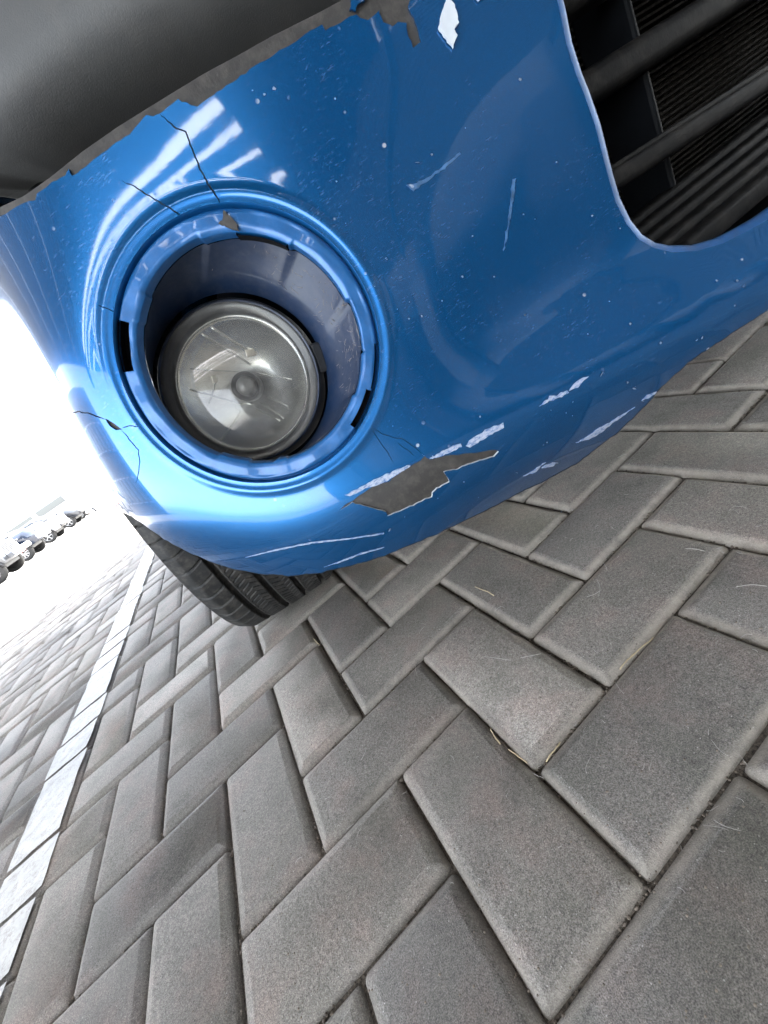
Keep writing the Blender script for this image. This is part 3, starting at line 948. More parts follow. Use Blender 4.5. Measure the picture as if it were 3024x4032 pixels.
# ------------------------------------------------------------------ paving
U = 0.1025
def concrete(name, seedvar):
    m, nt, b = new_mat(name)
    p = pos(nt)
    fine = noise(nt, p, 1100, 2, 0.6)
    mid = noise(nt, p, 330, 3, 0.7)
    blot = noise(nt, p, 16, 4, 0.6)
    c = ramp(nt, fine, [(0.30, (0.088, 0.082, 0.073)), (0.5, (0.190, 0.177, 0.159)), (0.70, (0.305, 0.286, 0.259))])
    tint = ramp(nt, blot, [(0.30, (0.80, 0.83, 0.80)), (0.5, (1, 1, 1)), (0.68, (1.14, 1.03, 1.02))])
    c = mix(nt, 1.0, c, tint, 'MULTIPLY')
    c = mix(nt, 1.0, c, ramp(nt, mid, [(0.30, (0.70, 0.70, 0.70)), (0.5, (1, 1, 1)), (0.70, (1.28, 1.27, 1.25))]), 'MULTIPLY')
    st = noise(nt, pos(nt, (1, 1, 0.1), (2.3, 0.7, 0)), 6.0, 6, 0.72)
    c = mix(nt, 1.0, c, ramp(nt, st, [(0.28, (0.66, 0.65, 0.65)), (0.46, (1, 1, 1)), (0.72, (1.12, 1.11, 1.10))]), 'MULTIPLY')
    if seedvar == 'obj':
        oi = nt.nodes.new('ShaderNodeObjectInfo'); rnd = oi.outputs['Random']
    else:
        at = nt.nodes.new('ShaderNodeAttribute'); at.attribute_name = 'tone'; rnd = at.outputs['Fac']
    rv = ramp(nt, rnd, [(0.0, (0.82, 0.82, 0.83)), (0.5, (1, 0.99, 0.98)), (1.0, (1.14, 1.11, 1.09))])
    c = mix(nt, 1.0, c, rv, 'MULTIPLY')
    # pale and dark aggregate grains
    vo = node(nt, 'ShaderNodeTexVoronoi', Scale=420.0); nt.links.new(p, vo.inputs['Vector'])
    g = ramp(nt, vo.outputs['Distance'], [(0.0, (1, 1, 1)), (0.14, (1, 1, 1)), (0.22, (0, 0, 0))])
    sel = ramp(nt, vo.outputs['Color'], [(0.80, (0, 0, 0)), (0.84, (0.75,) * 3)])
    c = mix(nt, mix(nt, 1.0, g, sel, 'MULTIPLY'), c, (0.52, 0.50, 0.47))
    vo2 = node(nt, 'ShaderNodeTexVoronoi', Scale=360.0); nt.links.new(pos(nt, loc=(3, 5, 1)), vo2.inputs['Vector'])
    g2 = ramp(nt, vo2.outputs['Distance'], [(0.0, (1, 1, 1)), (0.2, (1, 1, 1)), (0.3, (0, 0, 0))])
    sel2 = ramp(nt, vo2.outputs['Color'], [(0.78, (0, 0, 0)), (0.84, (0.7,) * 3)])
    c = mix(nt, mix(nt, 1.0, g2, sel2, 'MULTIPLY'), c, (0.06, 0.056, 0.053))
    # chamfer dust; its strength along x paints in lit and shaded edges
    ge = nt.nodes.new('ShaderNodeNewGeometry'); sx = nt.nodes.new('ShaderNodeSeparateXYZ'); nt.links.new(ge.outputs['Position'], sx.inputs[0])
    mr = node(nt, 'ShaderNodeMapRange'); nt.links.new(sx.outputs['Z'], mr.inputs['Value'])
    mr.inputs['From Min'].default_value = -0.0010; mr.inputs['From Max'].default_value = -0.0034
    mr.inputs['To Min'].default_value = 0.0; mr.inputs['To Max'].default_value = 0.80
    mr2 = node(nt, 'ShaderNodeMapRange'); nt.links.new(sx.outputs['X'], mr2.inputs['Value'])
    mr2.inputs['From Min'].default_value = -0.35; mr2.inputs['From Max'].default_value = 0.12
    mr2.inputs['To Min'].default_value = 0.18; mr2.inputs['To Max'].default_value = 1.0
    mm = node(nt, 'ShaderNodeMath', _operation='MULTIPLY'); nt.links.new(mr.outputs['Result'], mm.inputs[0]); nt.links.new(mr2.outputs['Result'], mm.inputs[1])
    dm = mix(nt, 1.0, mm.outputs[0], ramp(nt, noise(nt, p, 70, 4), [(0.3, (0.35,) * 3), (0.65, (1,) * 3)]), 'MULTIPLY')
    c = mix(nt, dm, c, (0.42, 0.375, 0.31))
    nt.links.new(c, b.inputs['Base Color'])
    b.inputs['Roughness'].default_value = 0.72
    b.inputs['Specular IOR Level'].default_value = 0.35
    h = mix(nt, 0.55, fine, mid)
    bump(nt, b, h, 0.0012, 0.9)
    return m
m_pav = concrete('concrete_paver', 'obj')
m_pavs = concrete('concrete_paver_far', 'attr')
m_sand = simple('joint_sand', (0.10, 0.083, 0.065), 0.95, 0, 0, 0.85, 420, 0.0018, 480)
m_line, nt, b = new_mat('worn_white_road_paint')
p = pos(nt)
w1 = noise(nt, p, 55, 6, 0.75); w2 = noise(nt, p, 420, 3, 0.7)
wm = ramp(nt, mix(nt, 0.45, w1, w2), [(0.49, (0, 0, 0)), (0.60, (0.9,) * 3)])
c = mix(nt, wm, ramp(nt, noise(nt, p, 30, 3), [(0.3, (0.33, 0.33, 0.32)), (0.7, (0.45, 0.45, 0.435))]), (0.24, 0.225, 0.21))
nt.links.new(c, b.inputs['Base Color']); b.inputs['Roughness'].default_value = 0.6
bump(nt, b, w2, 0.0008)

# one big sheet: bedding of the paving that carries on to the horizon
bm = bmesh.new()
m_base, nt, b = new_mat('pale_paved_yard')
p = pos(nt)
c = ramp(nt, noise(nt, p, 0.7, 5), [(0.3, (0.19, 0.18, 0.165)), (0.7, (0.235, 0.225, 0.21))])
sxy = nt.nodes.new('ShaderNodeVectorMath'); sxy.operation = 'LENGTH'
g_ = nt.nodes.new('ShaderNodeNewGeometry'); nt.links.new(g_.outputs['Position'], sxy.inputs[0])
near = ramp(nt, sxy.outputs['Value'], [(0.0, (1, 1, 1)), (1.0, (0, 0, 0))])
nt.links.new(c, b.inputs['Base Color']); b.inputs['Roughness'].default_value = 0.9
V = [(-600, -600, -0.014), (600, -600, -0.014), (600, 600, -0.014), (-600, 600, -0.014)]
ground = mesh_obj('pavement', V, [(0, 1, 2, 3)], m_base, None, False)
tag(ground, kind='structure')
# joint sand: a finely dented sheet near the camera
gx = np.arange(-4.2, 2.2, 0.05)
V = [(-4.5, -1.2, -0.0095), (2.6, -1.2, -0.0095), (2.6, 6, -0.0095), (-4.5, 6, -0.0095)]
sand = mesh_obj('joint_sand', V, [(0, 1, 2, 3)], m_sand, ground, False)
sand['kind'] = 'stuff'

CH = [(0.0118, 0.0), (0.0110, -0.0003), (0.0044, -0.0036), (0.0014, -0.0060), (0.0, -0.0100), (0.0, -0.03)]
def paver_mesh(L, W, seed):
    r = np.random.default_rng(seed)
    V = []; F = []
    cc = 0.0042
    for ins, z in CH:
        a, b_ = L / 2 - ins, W / 2 - ins
        q = max(cc - ins * 0.15, 0.0025)
        loop = [(a - q, -b_), (a - q * 0.29, -b_ + q * 0.29), (a, -b_ + q), (a, b_ - q), (a - q * 0.29, b_ - q * 0.29), (a - q, b_), (-a + q, b_), (-a + q * 0.29, b_ - q * 0.29), (-a, b_ - q), (-a, -b_ + q), (-a + q * 0.29, -b_ + q * 0.29), (-a + q, -b_)]
        for x, y in loop: V.append((x + r.normal(0, 0.00035), y + r.normal(0, 0.00035), z + (r.normal(0, 0.00015) if ins > 0.003 and z < 0 else 0)))
    n = 12
    F.append(tuple(range(n)))
    for k in range(len(CH) - 1):
        for i in range(n):
            F.append((k * n + i, (k + 1) * n + i, (k + 1) * n + (i + 1) % n, k * n + (i + 1) % n))
    me = bpy.data.meshes.new('paver'); me.from_pydata(V, [], F); me.update()
    me.materials.append(m_pav)
    me.polygons.foreach_set('use_smooth', [True] * len(me.polygons))
    nn = [(0, 0, 1)] * n
    return me
variants = [paver_mesh(2 * U - 0.0021, U - 0.0021, k) for k in range(6)]
cells = set()
for k in range(-80, 180):
    for m in range(-90, 90):
        ou, ov = k + 4 * m, k
        for c_ in ((ou + 1.0, ov + 0.5, 0), (ou - 0.5, ov + 1.0, 1)):
            x, y = c_[0] * U, c_[1] * U
            if -13 < x < 2.3 and -1.2 < y < 13: cells.add((c_[0], c_[1], c_[2]))
cells = np.array(sorted(cells))
XYZ = np.stack([cells[:, 0] * U, cells[:, 1] * U, 0 * cells[:, 0]], 1)
pr = project(XYZ)
vis = (pr[:, 2] > 0.02) & (pr[:, 0] > -350) & (pr[:, 0] < 3400) & (pr[:, 1] > 300) & (pr[:, 1] < 4500)
# behind the bumper or under the car: not seen, still laid but joined
hidden = (XYZ[:, 0] > -0.12) & (XYZ[:, 1] > 0.62) | (pr[:, 1] < 1150)
near = (XYZ[:, 1] < 6) & (XYZ[:, 0] > -4.4) & (XYZ[:, 0] < 2.2)
order = np.argsort(np.where(vis & ~hidden, pr[:, 2], 1e6))
single = set(order[:300].tolist())
lay = nrng.normal(0, 1, (len(cells), 6))
batchV = []; batchF = []; tone = []
tmpl = []
for me in variants:
    tmpl.append((np.array([v.co[:] for v in me.vertices]), [tuple(p_.vertices) for p_ in me.polygons]))
cnt = 0
line_rects = []
offset_total = 0
far_top = [(0.0105, 0.0), (0.001, -0.0075), (0.0, -0.02)]
for i, (cu, cv, o_) in enumerate(cells):
    d = lay[i]
    x, y = XYZ[i, 0] + d[0] * 0.0005, XYZ[i, 1] + d[1] * 0.0005
    z = d[2] * 0.0006
    rz = (math.pi / 2 if o_ else 0) + d[3] * 0.0025 + (math.pi if d[5] > 0 else 0)
    tx, ty = d[4] * 0.0035, d[5] * 0.0035
    if i in single:
        o = bpy.data.objects.new('paver', variants[i % 6]); COL.objects.link(o)
        o.location = (x, y, z); o.rotation_euler = (tx, ty, rz); o.parent = ground
    else:
        if not vis[i] and not (near[i] and XYZ[i, 1] < 1.6): continue
        ca, sa = math.cos(rz), math.sin(rz)
        if pr[i, 2] < 3.0:
            TV, TF = tmpl[i % 6]
            Vx = np.stack([TV[:, 0] * ca - TV[:, 1] * sa + x, TV[:, 0] * sa + TV[:, 1] * ca + y, TV[:, 2] + z + TV[:, 1] * tx - TV[:, 0] * ty], 1)
            fs = TF
        else:
            vv = []
            for ins, zz in far_top:
                a, b_ = U - 0.0015 - ins, U / 2 - 0.0015 - ins
                vv += [(-a, -b_, zz), (a, -b_, zz), (a, b_, zz), (-a, b_, zz)]
            TV = np.array(vv)
            Vx = np.stack([TV[:, 0] * ca - TV[:, 1] * sa + x, TV[:, 0] * sa + TV[:, 1] * ca + y, TV[:, 2] + z], 1)
            fs = [(0, 1, 2, 3)] + [(k * 4 + q, (k + 1) * 4 + q, (k + 1) * 4 + (q + 1) % 4, k * 4 + (q + 1) % 4) for k in (0, 1) for q in range(4)]
        b0 = offset_total
        batchV.append(Vx); batchF += [tuple(b0 + q for q in f) for f in fs]
        tone += [rng.random()] * len(Vx); offset_total += len(Vx)
    # white line, one cell wide, painted over the pavers between u=-8 and u=-7
    hu, hv = (1.0, 0.5) if o_ == 0 else (0.5, 1.0)
    u0, u1 = max(cu - hu, -8.0), min(cu + hu, -7.0)
    if u1 - u0 > 0.08 and XYZ[i, 1] < 13:
        ins = 0.045
        a0 = u0 + (ins if u0 == cu - hu else 0); a1 = u1 - (ins if u1 == cu + hu else 0)
        line_rects.append((a0 * U, a1 * U, (cv - hv + ins) * U, (cv + hv - ins) * U, x, y, z, tx, ty, d[3] * 0.0025))
pv_ = mesh_obj('paver_field', np.vstack(batchV), batchF, m_pavs, ground, True)
at = pv_.data.attributes.new('tone', 'FLOAT', 'POINT'); at.data.foreach_set('value', np.array(tone, dtype=np.float32))
pv_['kind'] = 'stuff'
J = Join()
for x0, x1, y0, y1, x, y, z, tx, ty, rz in line_rects:
    nx_, ny_ = max(1, int((x1 - x0) / 0.02)), max(1, int((y1 - y0) / 0.02))
    vs_ = []
    jit = lambda: nrng.normal(0, 0.0012)
    xs = np.linspace(x0, x1, nx_ + 1); ys = np.linspace(y0, y1, ny_ + 1)
    for a in xs:
        for b_ in ys:
            e_ = (a in (xs[0], xs[-1])) or (b_ in (ys[0], ys[-1]))
            vs_.append((a + (jit() if e_ else 0), b_ + (jit() if e_ else 0), z + 0.0016 + abs(tx) * 0.05 + abs(ty) * 0.05))
    J.add(vs_, [(i * (ny_ + 1) + k, (i + 1) * (ny_ + 1) + k, (i + 1) * (ny_ + 1) + k + 1, i * (ny_ + 1) + k + 1) for i in range(nx_) for k in range(ny_)])
ln = mesh_obj('parking_line', J.V, J.F, m_line, None, False)
tag(ln, kind='structure')
# ------------------------------------------------------------------ rest of the blue car (above and behind the bumper)
m_glass = simple('dark_car_glass', (0.02, 0.025, 0.03), 0.05, 0.0, 0.5)
m_white = simple('white_car_paint', (0.45, 0.45, 0.455), 0.3, 0, 0.8, 0.04, 3)
m_navy = simple('navy_car_paint', (0.012, 0.02, 0.04), 0.25, 0, 0.9, 0.1, 3)
m_silver = simple('silver_car_paint', (0.10, 0.105, 0.115), 0.3, 0.6, 0.8, 0.05, 3)
m_greyp = simple('grey_car_paint', (0.05, 0.055, 0.065), 0.3, 0.3, 0.8, 0.05, 3)
m_chrome = simple('chrome_trim', (0.7, 0.7, 0.7), 0.12, 1.0)
m_lampw = simple('headlamp_glass', (0.55, 0.57, 0.6), 0.08, 0.4, 1.0)
m_red = simple('red_lamp_glass', (0.5, 0.01, 0.02), 0.15, 0, 1.0)
m_blackp = simple('black_car_trim', (0.015, 0.015, 0.017), 0.5)

def loft(name, sections, mat, parent, smooth=True, caps=True):
    """sections: list of equal-length closed loops"""
    n = len(sections[0]); V = [p for s in sections for p in s]; F = []
    for k in range(len(sections) - 1):
        for i in range(n): F.append((k * n + i, k * n + (i + 1) % n, (k + 1) * n + (i + 1) % n, (k + 1) * n + i))
    if caps:
        F.append(tuple(range(n))[::-1]); F.append(tuple((len(sections) - 1) * n + i for i in range(n)))
    return mesh_obj(name, V, F, mat, parent, smooth)

def arch_profile(pts, wheels, r, zb):
    """closed side profile (x forward, z up) with wheel arches cut into the lower edge at zb"""
    low = []
    for wx in sorted(wheels):
        for k in range(9):
            a = math.pi - math.pi * k / 8
            low.append((wx + r * math.cos(a), max(zb, 0.36 + r * math.sin(a)) if k not in (0, 8) else zb))
    return low + pts

def rounded_body(name, prof, W, mat, parent, tumble=0.04, bev=0.05):
    bm = bmesh.new()
    add_prism(bm, prof, -W / 2, W / 2)
    o = bm_obj(name, bm, mat, parent, True, bev, 2)
    me = o.data
    for v in me.vertices:
        if v.co.z > 0.8: v.co.y *= 1 - tumble * (v.co.z - 0.8) / 0.5
    return o

def car_wheel(parent, x, y, r, w, mat_rim, spokes):
    t = empty('wheel', (x, y, r), 0, parent)
    J = Join(); n = 28
    pr_ = [(-w / 2, r * 0.62), (-w / 2, r * 0.9), (-w / 2 + 0.03, r), (w / 2 - 0.03, r), (w / 2, r * 0.9), (w / 2, r * 0.62)]
    V = []; F = []
    for i in range(n):
        a = 2 * math.pi * i / n
        for yy, rr in pr_: V.append((rr * math.cos(a), yy, rr * math.sin(a)))
    for i in range(n):
        j = (i + 1) % n
        for k in range(5): F.append((i * 6 + k, i * 6 + k + 1, j * 6 + k + 1, j * 6 + k))
    mesh_obj('tyre', V, F, m_rubber, t)
    bm = bmesh.new()
    sg = -1 if y < 0 else 1
    add_cyl(bm, (0, sg * (w / 2 - 0.09), 0), r * 0.6, r * 0.6, 0.02, 'Y', 24)
    ob = bm_obj('wheel_disc', bm, m_blackp, t)
    bm = bmesh.new()
    for k in range(spokes):
        a = 2 * math.pi * k / spokes
        add_box(bm, (math.cos(a) * r * 0.33, sg * (w / 2 - 0.03), math.sin(a) * r * 0.33), (r * 0.58, 0.03, r * 0.13), Matrix.Rotation(-a, 3, 'Y'))
    add_cyl(bm, (0, sg * (w / 2 - 0.03), 0), r * 0.14, r * 0.14, 0.05, 'Y', 16)
    for k in range(24):
        a = 2 * math.pi * (k + 0.5) / 24
        add_box(bm, (math.cos(a) * r * 0.61, sg * (w / 2 - 0.02), math.sin(a) * r * 0.61), (r * 0.05, 0.04, r * 0.17), Matrix.Rotation(-a, 3, 'Y'))
    bm_obj('rim', bm, mat_rim, t, False, 0.004, 1)
    return t

def vehicle(name, kind, loc, rz, paint, label, cat, group, wr=0.37, dark_lower=True):
    root = empty(name, loc, rz)
    tag(root, label, cat, group)
    W = 1.86
    if kind == 'jeep':
        wx = [0.0, -2.75]; zb = 0.46; top = 1.80
        hood = [(0.62, 0.55), (0.62, 1.08), (0.55, 1.16), (-0.55, 1.22), (-0.60, 1.24), (-3.35, 1.24), (-3.42, 1.15), (-3.42, zb)]
        cab = [(-0.58, 1.22), (-0.85, 1.80), (-0.95, 1.84), (-3.30, 1.84), (-3.40, 1.78), (-3.40, 1.22)]
        win = [(-0.98, 1.28), (-1.12, 1.72), (-3.2, 1.72), (-3.2, 1.28)]
    elif kind == 'pickup':
        wx = [0.0, -3.55]; zb = 0.48; top = 1.9
        hood = [(0.92, 0.60), (0.95, 0.85), (0.90, 1.16), (0.70, 1.24), (-0.65, 1.30), (-2.95, 1.33), (-4.75, 1.33), (-4.78, 0.7), (-4.72, zb)]
        cab = [(-0.55, 1.29), (-1.35, 1.86), (-1.6, 1.92), (-2.6, 1.92), (-2.8, 1.86), (-2.95, 1.32)]
        win = [(-0.95, 1.36), (-1.45, 1.80), (-2.65, 1.80), (-2.75, 1.36)]
    elif kind == 'suv':
        wx = [0.0, -2.85]; zb = 0.40; top = 1.75
        hood = [(0.86, 0.45), (0.92, 0.75), (0.80, 1.00), (0.35, 1.10), (-0.70, 1.18), (-3.55, 1.20), (-3.72, 1.0), (-3.75, 0.6), (-3.65, zb)]
        cab = [(-0.60, 1.16), (-1.45, 1.68), (-1.8, 1.76), (-3.0, 1.74), (-3.35, 1.60), (-3.68, 1.18)]
        win = [(-1.05, 1.22), (-1.60, 1.62), (-3.05, 1.62), (-3.38, 1.22)]
    else:
        wx = [0.0, -2.7]; zb = 0.32; top = 1.45
        hood = [(0.85, 0.35), (0.90, 0.60), (0.75, 0.80), (0.30, 0.90), (-0.75, 0.98), (-3.2, 1.0), (-3.65, 0.98), (-3.72, 0.7), (-3.62, zb)]
        cab = [(-0.70, 0.96), (-1.55, 1.40), (-1.9, 1.46), (-2.5, 1.44), (-2.9, 1.36), (-3.45, 1.0)]
        win = [(-1.2, 1.02), (-1.7, 1.34), (-2.55, 1.36), (-3.0, 1.02)]
    prof_ = arch_profile(list(reversed(hood)), wx, wr * 1.18, zb)
    # lower edge runs rear -> front, then back along the top
    prof_ = [(hood[-1][0], zb)] + [p for p in arch_profile([], wx, wr * 1.18, zb)] + [(hood[0][0] - 0.02, zb)] + hood[:-1]
    rounded_body('body', prof_, W, paint, root)
    o = rounded_body('cabin', cab, W * 0.93, paint if kind != 'jeep' else m_blackp, root, 0.16, 0.05)
    for s in (-1, 1):
        bm = bmesh.new()
        y0 = s * W * 0.93 / 2
        add_prism(bm, win, y0 - 0.012, y0 + 0.012)
        w_ = bm_obj('side_window', bm, m_glass, root)
        for v in w_.data.vertices: v.co.y -= s * max(0, (v.co.z - 0.8)) * 0.16 / 0.5 * W * 0.93 / 2 - s * 0.012
        for xx in (0.33, 0.66):
            xm = win[0][0] + (win[3][0] - win[0][0]) * xx
            bm = bmesh.new(); add_box(bm, (xm, s * (W * 0.45), 0.5 * (win[0][1] + win[1][1])), (0.07, 0.05, win[1][1] - win[0][1]))
            bm_obj('pillar', bm, paint, root)
        bm = bmesh.new(); add_box(bm, (cab[0][0] - 0.1, s * (W / 2 + 0.10), cab[0][1] + 0.10), (0.10, 0.2, 0.16)); bm_obj('mirror', bm, m_blackp if kind != 'suv' else paint, root, False, 0.03)
        # wheel arch flare
        for x in wx:
            J = Join()
            pts = [(x + wr * 1.2 * math.cos(a), s * (W / 2 + 0.012), 0.36 + wr * 1.2 * math.sin(a)) for a in np.linspace(math.pi * 0.98, math.pi * 0.02, 14)]
            J.add(*tube_mesh(pts, 0.045 if kind in ('jeep', 'pickup') else 0.025, 6))
            mesh_obj('arch_flare', J.V, J.F, m_blackp if kind != 'sedan' else paint, root)
            car_wheel(root, x, s * (W / 2 - 0.13), wr, 0.24, m_alloy if kind != 'jeep' else m_chrome, 5 if kind == 'suv' else 6 if kind == 'jeep' else 10)
    # windscreen
    a, b_ = cab[0], cab[1]
    d = Vector((b_[0] - a[0], 0, b_[1] - a[1])); nrm = Vector((-d.z, 0, d.x)).normalized() * -1
    bm = bmesh.new()
    hw = W * 0.40
    q = [Vector((a[0], 0, a[1])) + d * 0.10 + nrm * 0.012, Vector((a[0], 0, a[1])) + d * 0.92 + nrm * 0.012]
    vv = [bm.verts.new((q[0].x, -hw, q[0].z)), bm.verts.new((q[0].x, hw, q[0].z)), bm.verts.new((q[1].x, hw * 0.92, q[1].z)), bm.verts.new((q[1].x, -hw * 0.92, q[1].z))]
    bm.faces.new(vv)
    r_ = bmesh.ops.extrude_face_region(bm, geom=bm.faces[:])
    bmesh.ops.translate(bm, vec=-nrm * 0.02, verts=[v for v in r_['geom'] if isinstance(v, bmesh.types.BMVert)])
    bm_obj('windscreen', bm, m_glass, root)
    fx = max(p[0] for p in hood)
    if kind == 'jeep':
        bm = bmesh.new(); add_box(bm, (0.63, 0, 0.88), (0.05, 1.05, 0.46)); bm_obj('grille', bm, paint, root, False, 0.02)
        for k in range(7):
            bm = bmesh.new(); add_box(bm, (0.655, -0.42 + 0.14 * k, 0.90), (0.03, 0.07, 0.33)); bm_obj('grille_slot', bm, m_blackp, root, False, 0.01)
        for s in (-1, 1):
            bm = bmesh.new(); add_cyl(bm, (0.64, s * 0.66, 0.92), 0.115, 0.115, 0.10, 'X', 20); bm_obj('headlight', bm, m_lampw, root, True, 0.01)
            bm = bmesh.new(); add_box(bm, (0.25, s * 0.88, 0.95), (0.95, 0.20, 0.06)); bm_obj('front_fender', bm, m_blackp, root, False, 0.02)
        bm = bmesh.new(); add_box(bm, (0.88, 0, 0.60), (0.22, 1.75, 0.20)); bm_obj('front_bumper', bm, m_silver, root, False, 0.04)
        bm = bmesh.new(); add_box(bm, (1.00, -0.30, 0.60), (0.02, 0.62, 0.15)); pnl = bm_obj('star_plate', bm, m_navy, root, False, 0.004)
        for k in range(3):
            for q in range(6):
                bm = bmesh.new(); add_cyl(bm, (1.014, -0.54 + 0.09 * q + (0.04 if k % 2 else 0), 0.555 + 0.045 * k), 0.018, 0.018, 0.008, 'X', 5); bm_obj('star', bm, m_white, pnl)
        bm = bmesh.new(); add_box(bm, (1.0, -0.30, 0.49), (0.02, 0.62, 0.06)); bm_obj('red_stripe', bm, m_red, root, False, 0.004)
    else:
        zg = 0.5 * (hood[1][1] + hood[2][1])
        bm = bmesh.new(); add_box(bm, (fx - 0.02, 0, zg), (0.06, 1.1, 0.28)); g = bm_obj('grille', bm, m_blackp, root, False, 0.02)
        for k in range(4):
            bm = bmesh.new(); add_box(bm, (fx + 0.012, 0, zg - 0.10 + 0.066 * k), (0.02, 1.06, 0.022)); bm_obj('grille_bar', bm, m_chrome, g, False, 0.004)
        for s in (-1, 1):
            bm = bmesh.new(); add_box(bm, (fx - 0.12, s * 0.74, zg + 0.04), (0.28, 0.32, 0.16)); bm_obj('headlight', bm, m_lampw, root, True, 0.04)
            bm = bmesh.new(); add_cyl(bm, (fx + 0.0, s * 0.70, hood[0][1] + 0.12), 0.06, 0.06, 0.04, 'X', 14); bm_obj('fog_light', bm, m_lampw, root, True, 0.01)
        bm = bmesh.new(); add_box(bm, (fx - 0.05, 0, hood[0][1] + 0.06), (0.20, 1.80, 0.20)); bm_obj('front_bumper', bm, m_chrome if kind == 'pickup' else (m_blackp if dark_lower else paint), root, True, 0.05)
    bm = bmesh.new(); add_box(bm, (-1.4, 0, zb - 0.05), (3.6, 1.3, 0.18)); bm_obj('underbody', bm, m_blackp, root, False, 0.03)
    for s in (-1, 1):
        bm = bmesh.new(); add_box(bm, (min(p[0] for p in hood) + 0.02, s * 0.78, 0.95), (0.06, 0.18, 0.28)); bm_obj('tail_light', bm, m_red, root, False, 0.02)
        for xx in (-1.25, -2.1):
            bm = bmesh.new(); add_box(bm, (xx, s * (W / 2 + 0.012), 1.02 if kind != 'sedan' else 0.82), (0.2, 0.03, 0.035)); bm_obj('door_handle', bm, paint if kind != 'pickup' else m_chrome, root, False, 0.008)
    return root

G = 'vehicles parked in the sunlit row'
vehicle('parked_jeep', 'jeep', (-8.75, 19.3, 0), 0.0, m_silver, 'boxy grey off-roader with upright slotted grille, nearest in the sunlit row, cut by the edge', 'off-roader', G, 0.41)
vehicle('parked_pickup', 'pickup', (-9.72, 24.7, 0), 0.0, m_navy, 'dark navy pickup with chrome bumper, second in the sunlit row beside the slotted off-roader', 'pickup', G, 0.40)
vehicle('parked_suv', 'suv', (-10.2, 29.7, 0), 0.0, m_white, 'white SUV with sloping windscreen parked between the navy pickup and a dark SUV', 'SUV', G, 0.38)
vehicle('parked_suv', 'suv', (-9.95, 33.2, 0), 0.0, m_greyp, 'charcoal SUV parked just beyond the white one, fourth in the sunlit row', 'SUV', G, 0.38)
vehicle('parked_sedan', 'sedan', (-10.1, 36.6, 0), 0.0, m_silver, 'dark grey sedan farthest along the sunlit row, nearly hidden by the blue bumper', 'sedan', G, 0.34)
vehicle('parked_suv', 'suv', (-8.3, 14.2, 0), 0.0, m_white, 'white SUV mirrored in the bumper flank, parked in front of the slotted off-roader', 'SUV', G, 0.38)

# upper body of the blue car: wings, bonnet, cabin
def at_car(x, y, z): return (x, y, z)
W2 = 0.90
secs = []
for y, w, z1, crown in ((0.02, 0.74, 0.66, 0.05), (0.06, 0.80, 0.78, 0.06), (0.16, 0.86, 0.86, 0.07), (0.45, 0.89, 0.94, 0.08), (0.9, 0.90, 0.98, 0.09), (1.35, 0.90, 1.02, 0.10)):
    s_ = []
    for k in range(15):
        a = -1 + 2 * k / 14
        s_.append((XC + w * math.copysign(abs(a) ** 0.8, a), y, z1 + crown * (1 - a * a) - 0.05 * abs(a) ** 6))
    s_ += [(XC + w, y, 0.60), (XC - w, y, 0.60)]
    secs.append(s_)
part(loft('bonnet', secs, m_blue, None))
secs = []
for y, w, zb_, zt_ in ((1.12, 0.90, 0.30, 1.03), (1.3, 0.91, 0.28, 1.04), (2.6, 0.92, 0.28, 1.08), (3.6, 0.91, 0.35, 1.08), (3.9, 0.86, 0.45, 1.0)):
    secs.append([(XC - w, y, zt_), (XC - w * 1.0, y, (zb_ + zt_) / 2), (XC - w * 0.97, y, zb_), (XC + w * 0.97, y, zb_), (XC + w, y, (zb_ + zt_) / 2), (XC + w, y, zt_)])
part(loft('body_shell', secs, m_blue, None))
secs = []
for y, w, zt_ in ((1.25, 0.82, 1.05), (1.85, 0.70, 1.55), (2.2, 0.68, 1.62), (3.2, 0.67, 1.60), (3.75, 0.72, 1.10)):
    secs.append([(XC - w, y, zt_), (XC - 0.84, y, 1.0), (XC + 0.84, y, 1.0), (XC + w, y, zt_)])
part(loft('cabin', secs, m_glass, None, False))
bm = bmesh.new(); add_box(bm, (XC, 2.0, 0.20), (1.45, 3.0, 0.10)); add_box(bm, (XC + 0.02, 0.30, 0.215), (1.30, 0.56, 0.015)); part(bm_obj('underbody', bm, m_dark, None))
bm = bmesh.new(); add_box(bm, (-0.02, 0.80, 0.62), (0.30, 0.85, 0.04)); add_box(bm, (0.12, 0.75, 0.42), (0.02, 0.8, 0.40)); part(bm_obj('wheel_arch_liner', bm, m_dark, None))

# ------------------------------------------------------------------ building across the yard
m_wallw = simple('white_rendered_wall', (0.78, 0.78, 0.76), 0.8, 0, 0, 0.05, 2)
m_greyt = simple('grey_metal_trim', (0.22, 0.22, 0.23), 0.5)
bld = empty('white_hall', (-34, 74, 0))
tag(bld, 'long low white hall with a grey roof edge beyond the sunlit row', 'building')
bm = bmesh.new(); add_prism(bm, [(-26, 0), (26, 0), (26, 4.8), (6, 6.3), (-26, 4.4)], -7, 7); bm_obj('wall', bm, m_wallw, bld)
for (x0, z0), (x1, z1) in (((26.2, 4.85), (6, 6.38)), ((6, 6.38), (-26.2, 4.45))):
    bm = bmesh.new(); L = math.hypot(x1 - x0, z1 - z0)
    add_box(bm, ((x0 + x1) / 2, 0, (z0 + z1) / 2 + 0.05), (L, 14.6, 0.22), Matrix.Rotation(-math.atan2(z1 - z0, x1 - x0), 3, 'Y'))
    bm_obj('roof_edge', bm, m_greyt, bld)
for x in (13.5, 9.2):
    bm = bmesh.new(); add_box(bm, (x, -7.0, 3.2), (3.9, 0.1, 1.0)); f = bm_obj('window', bm, m_greyt, bld)
    bm = bmesh.new(); add_box(bm, (x, -7.06, 3.2), (3.6, 0.06, 0.8)); bm_obj('pane', bm, m_glass, f)

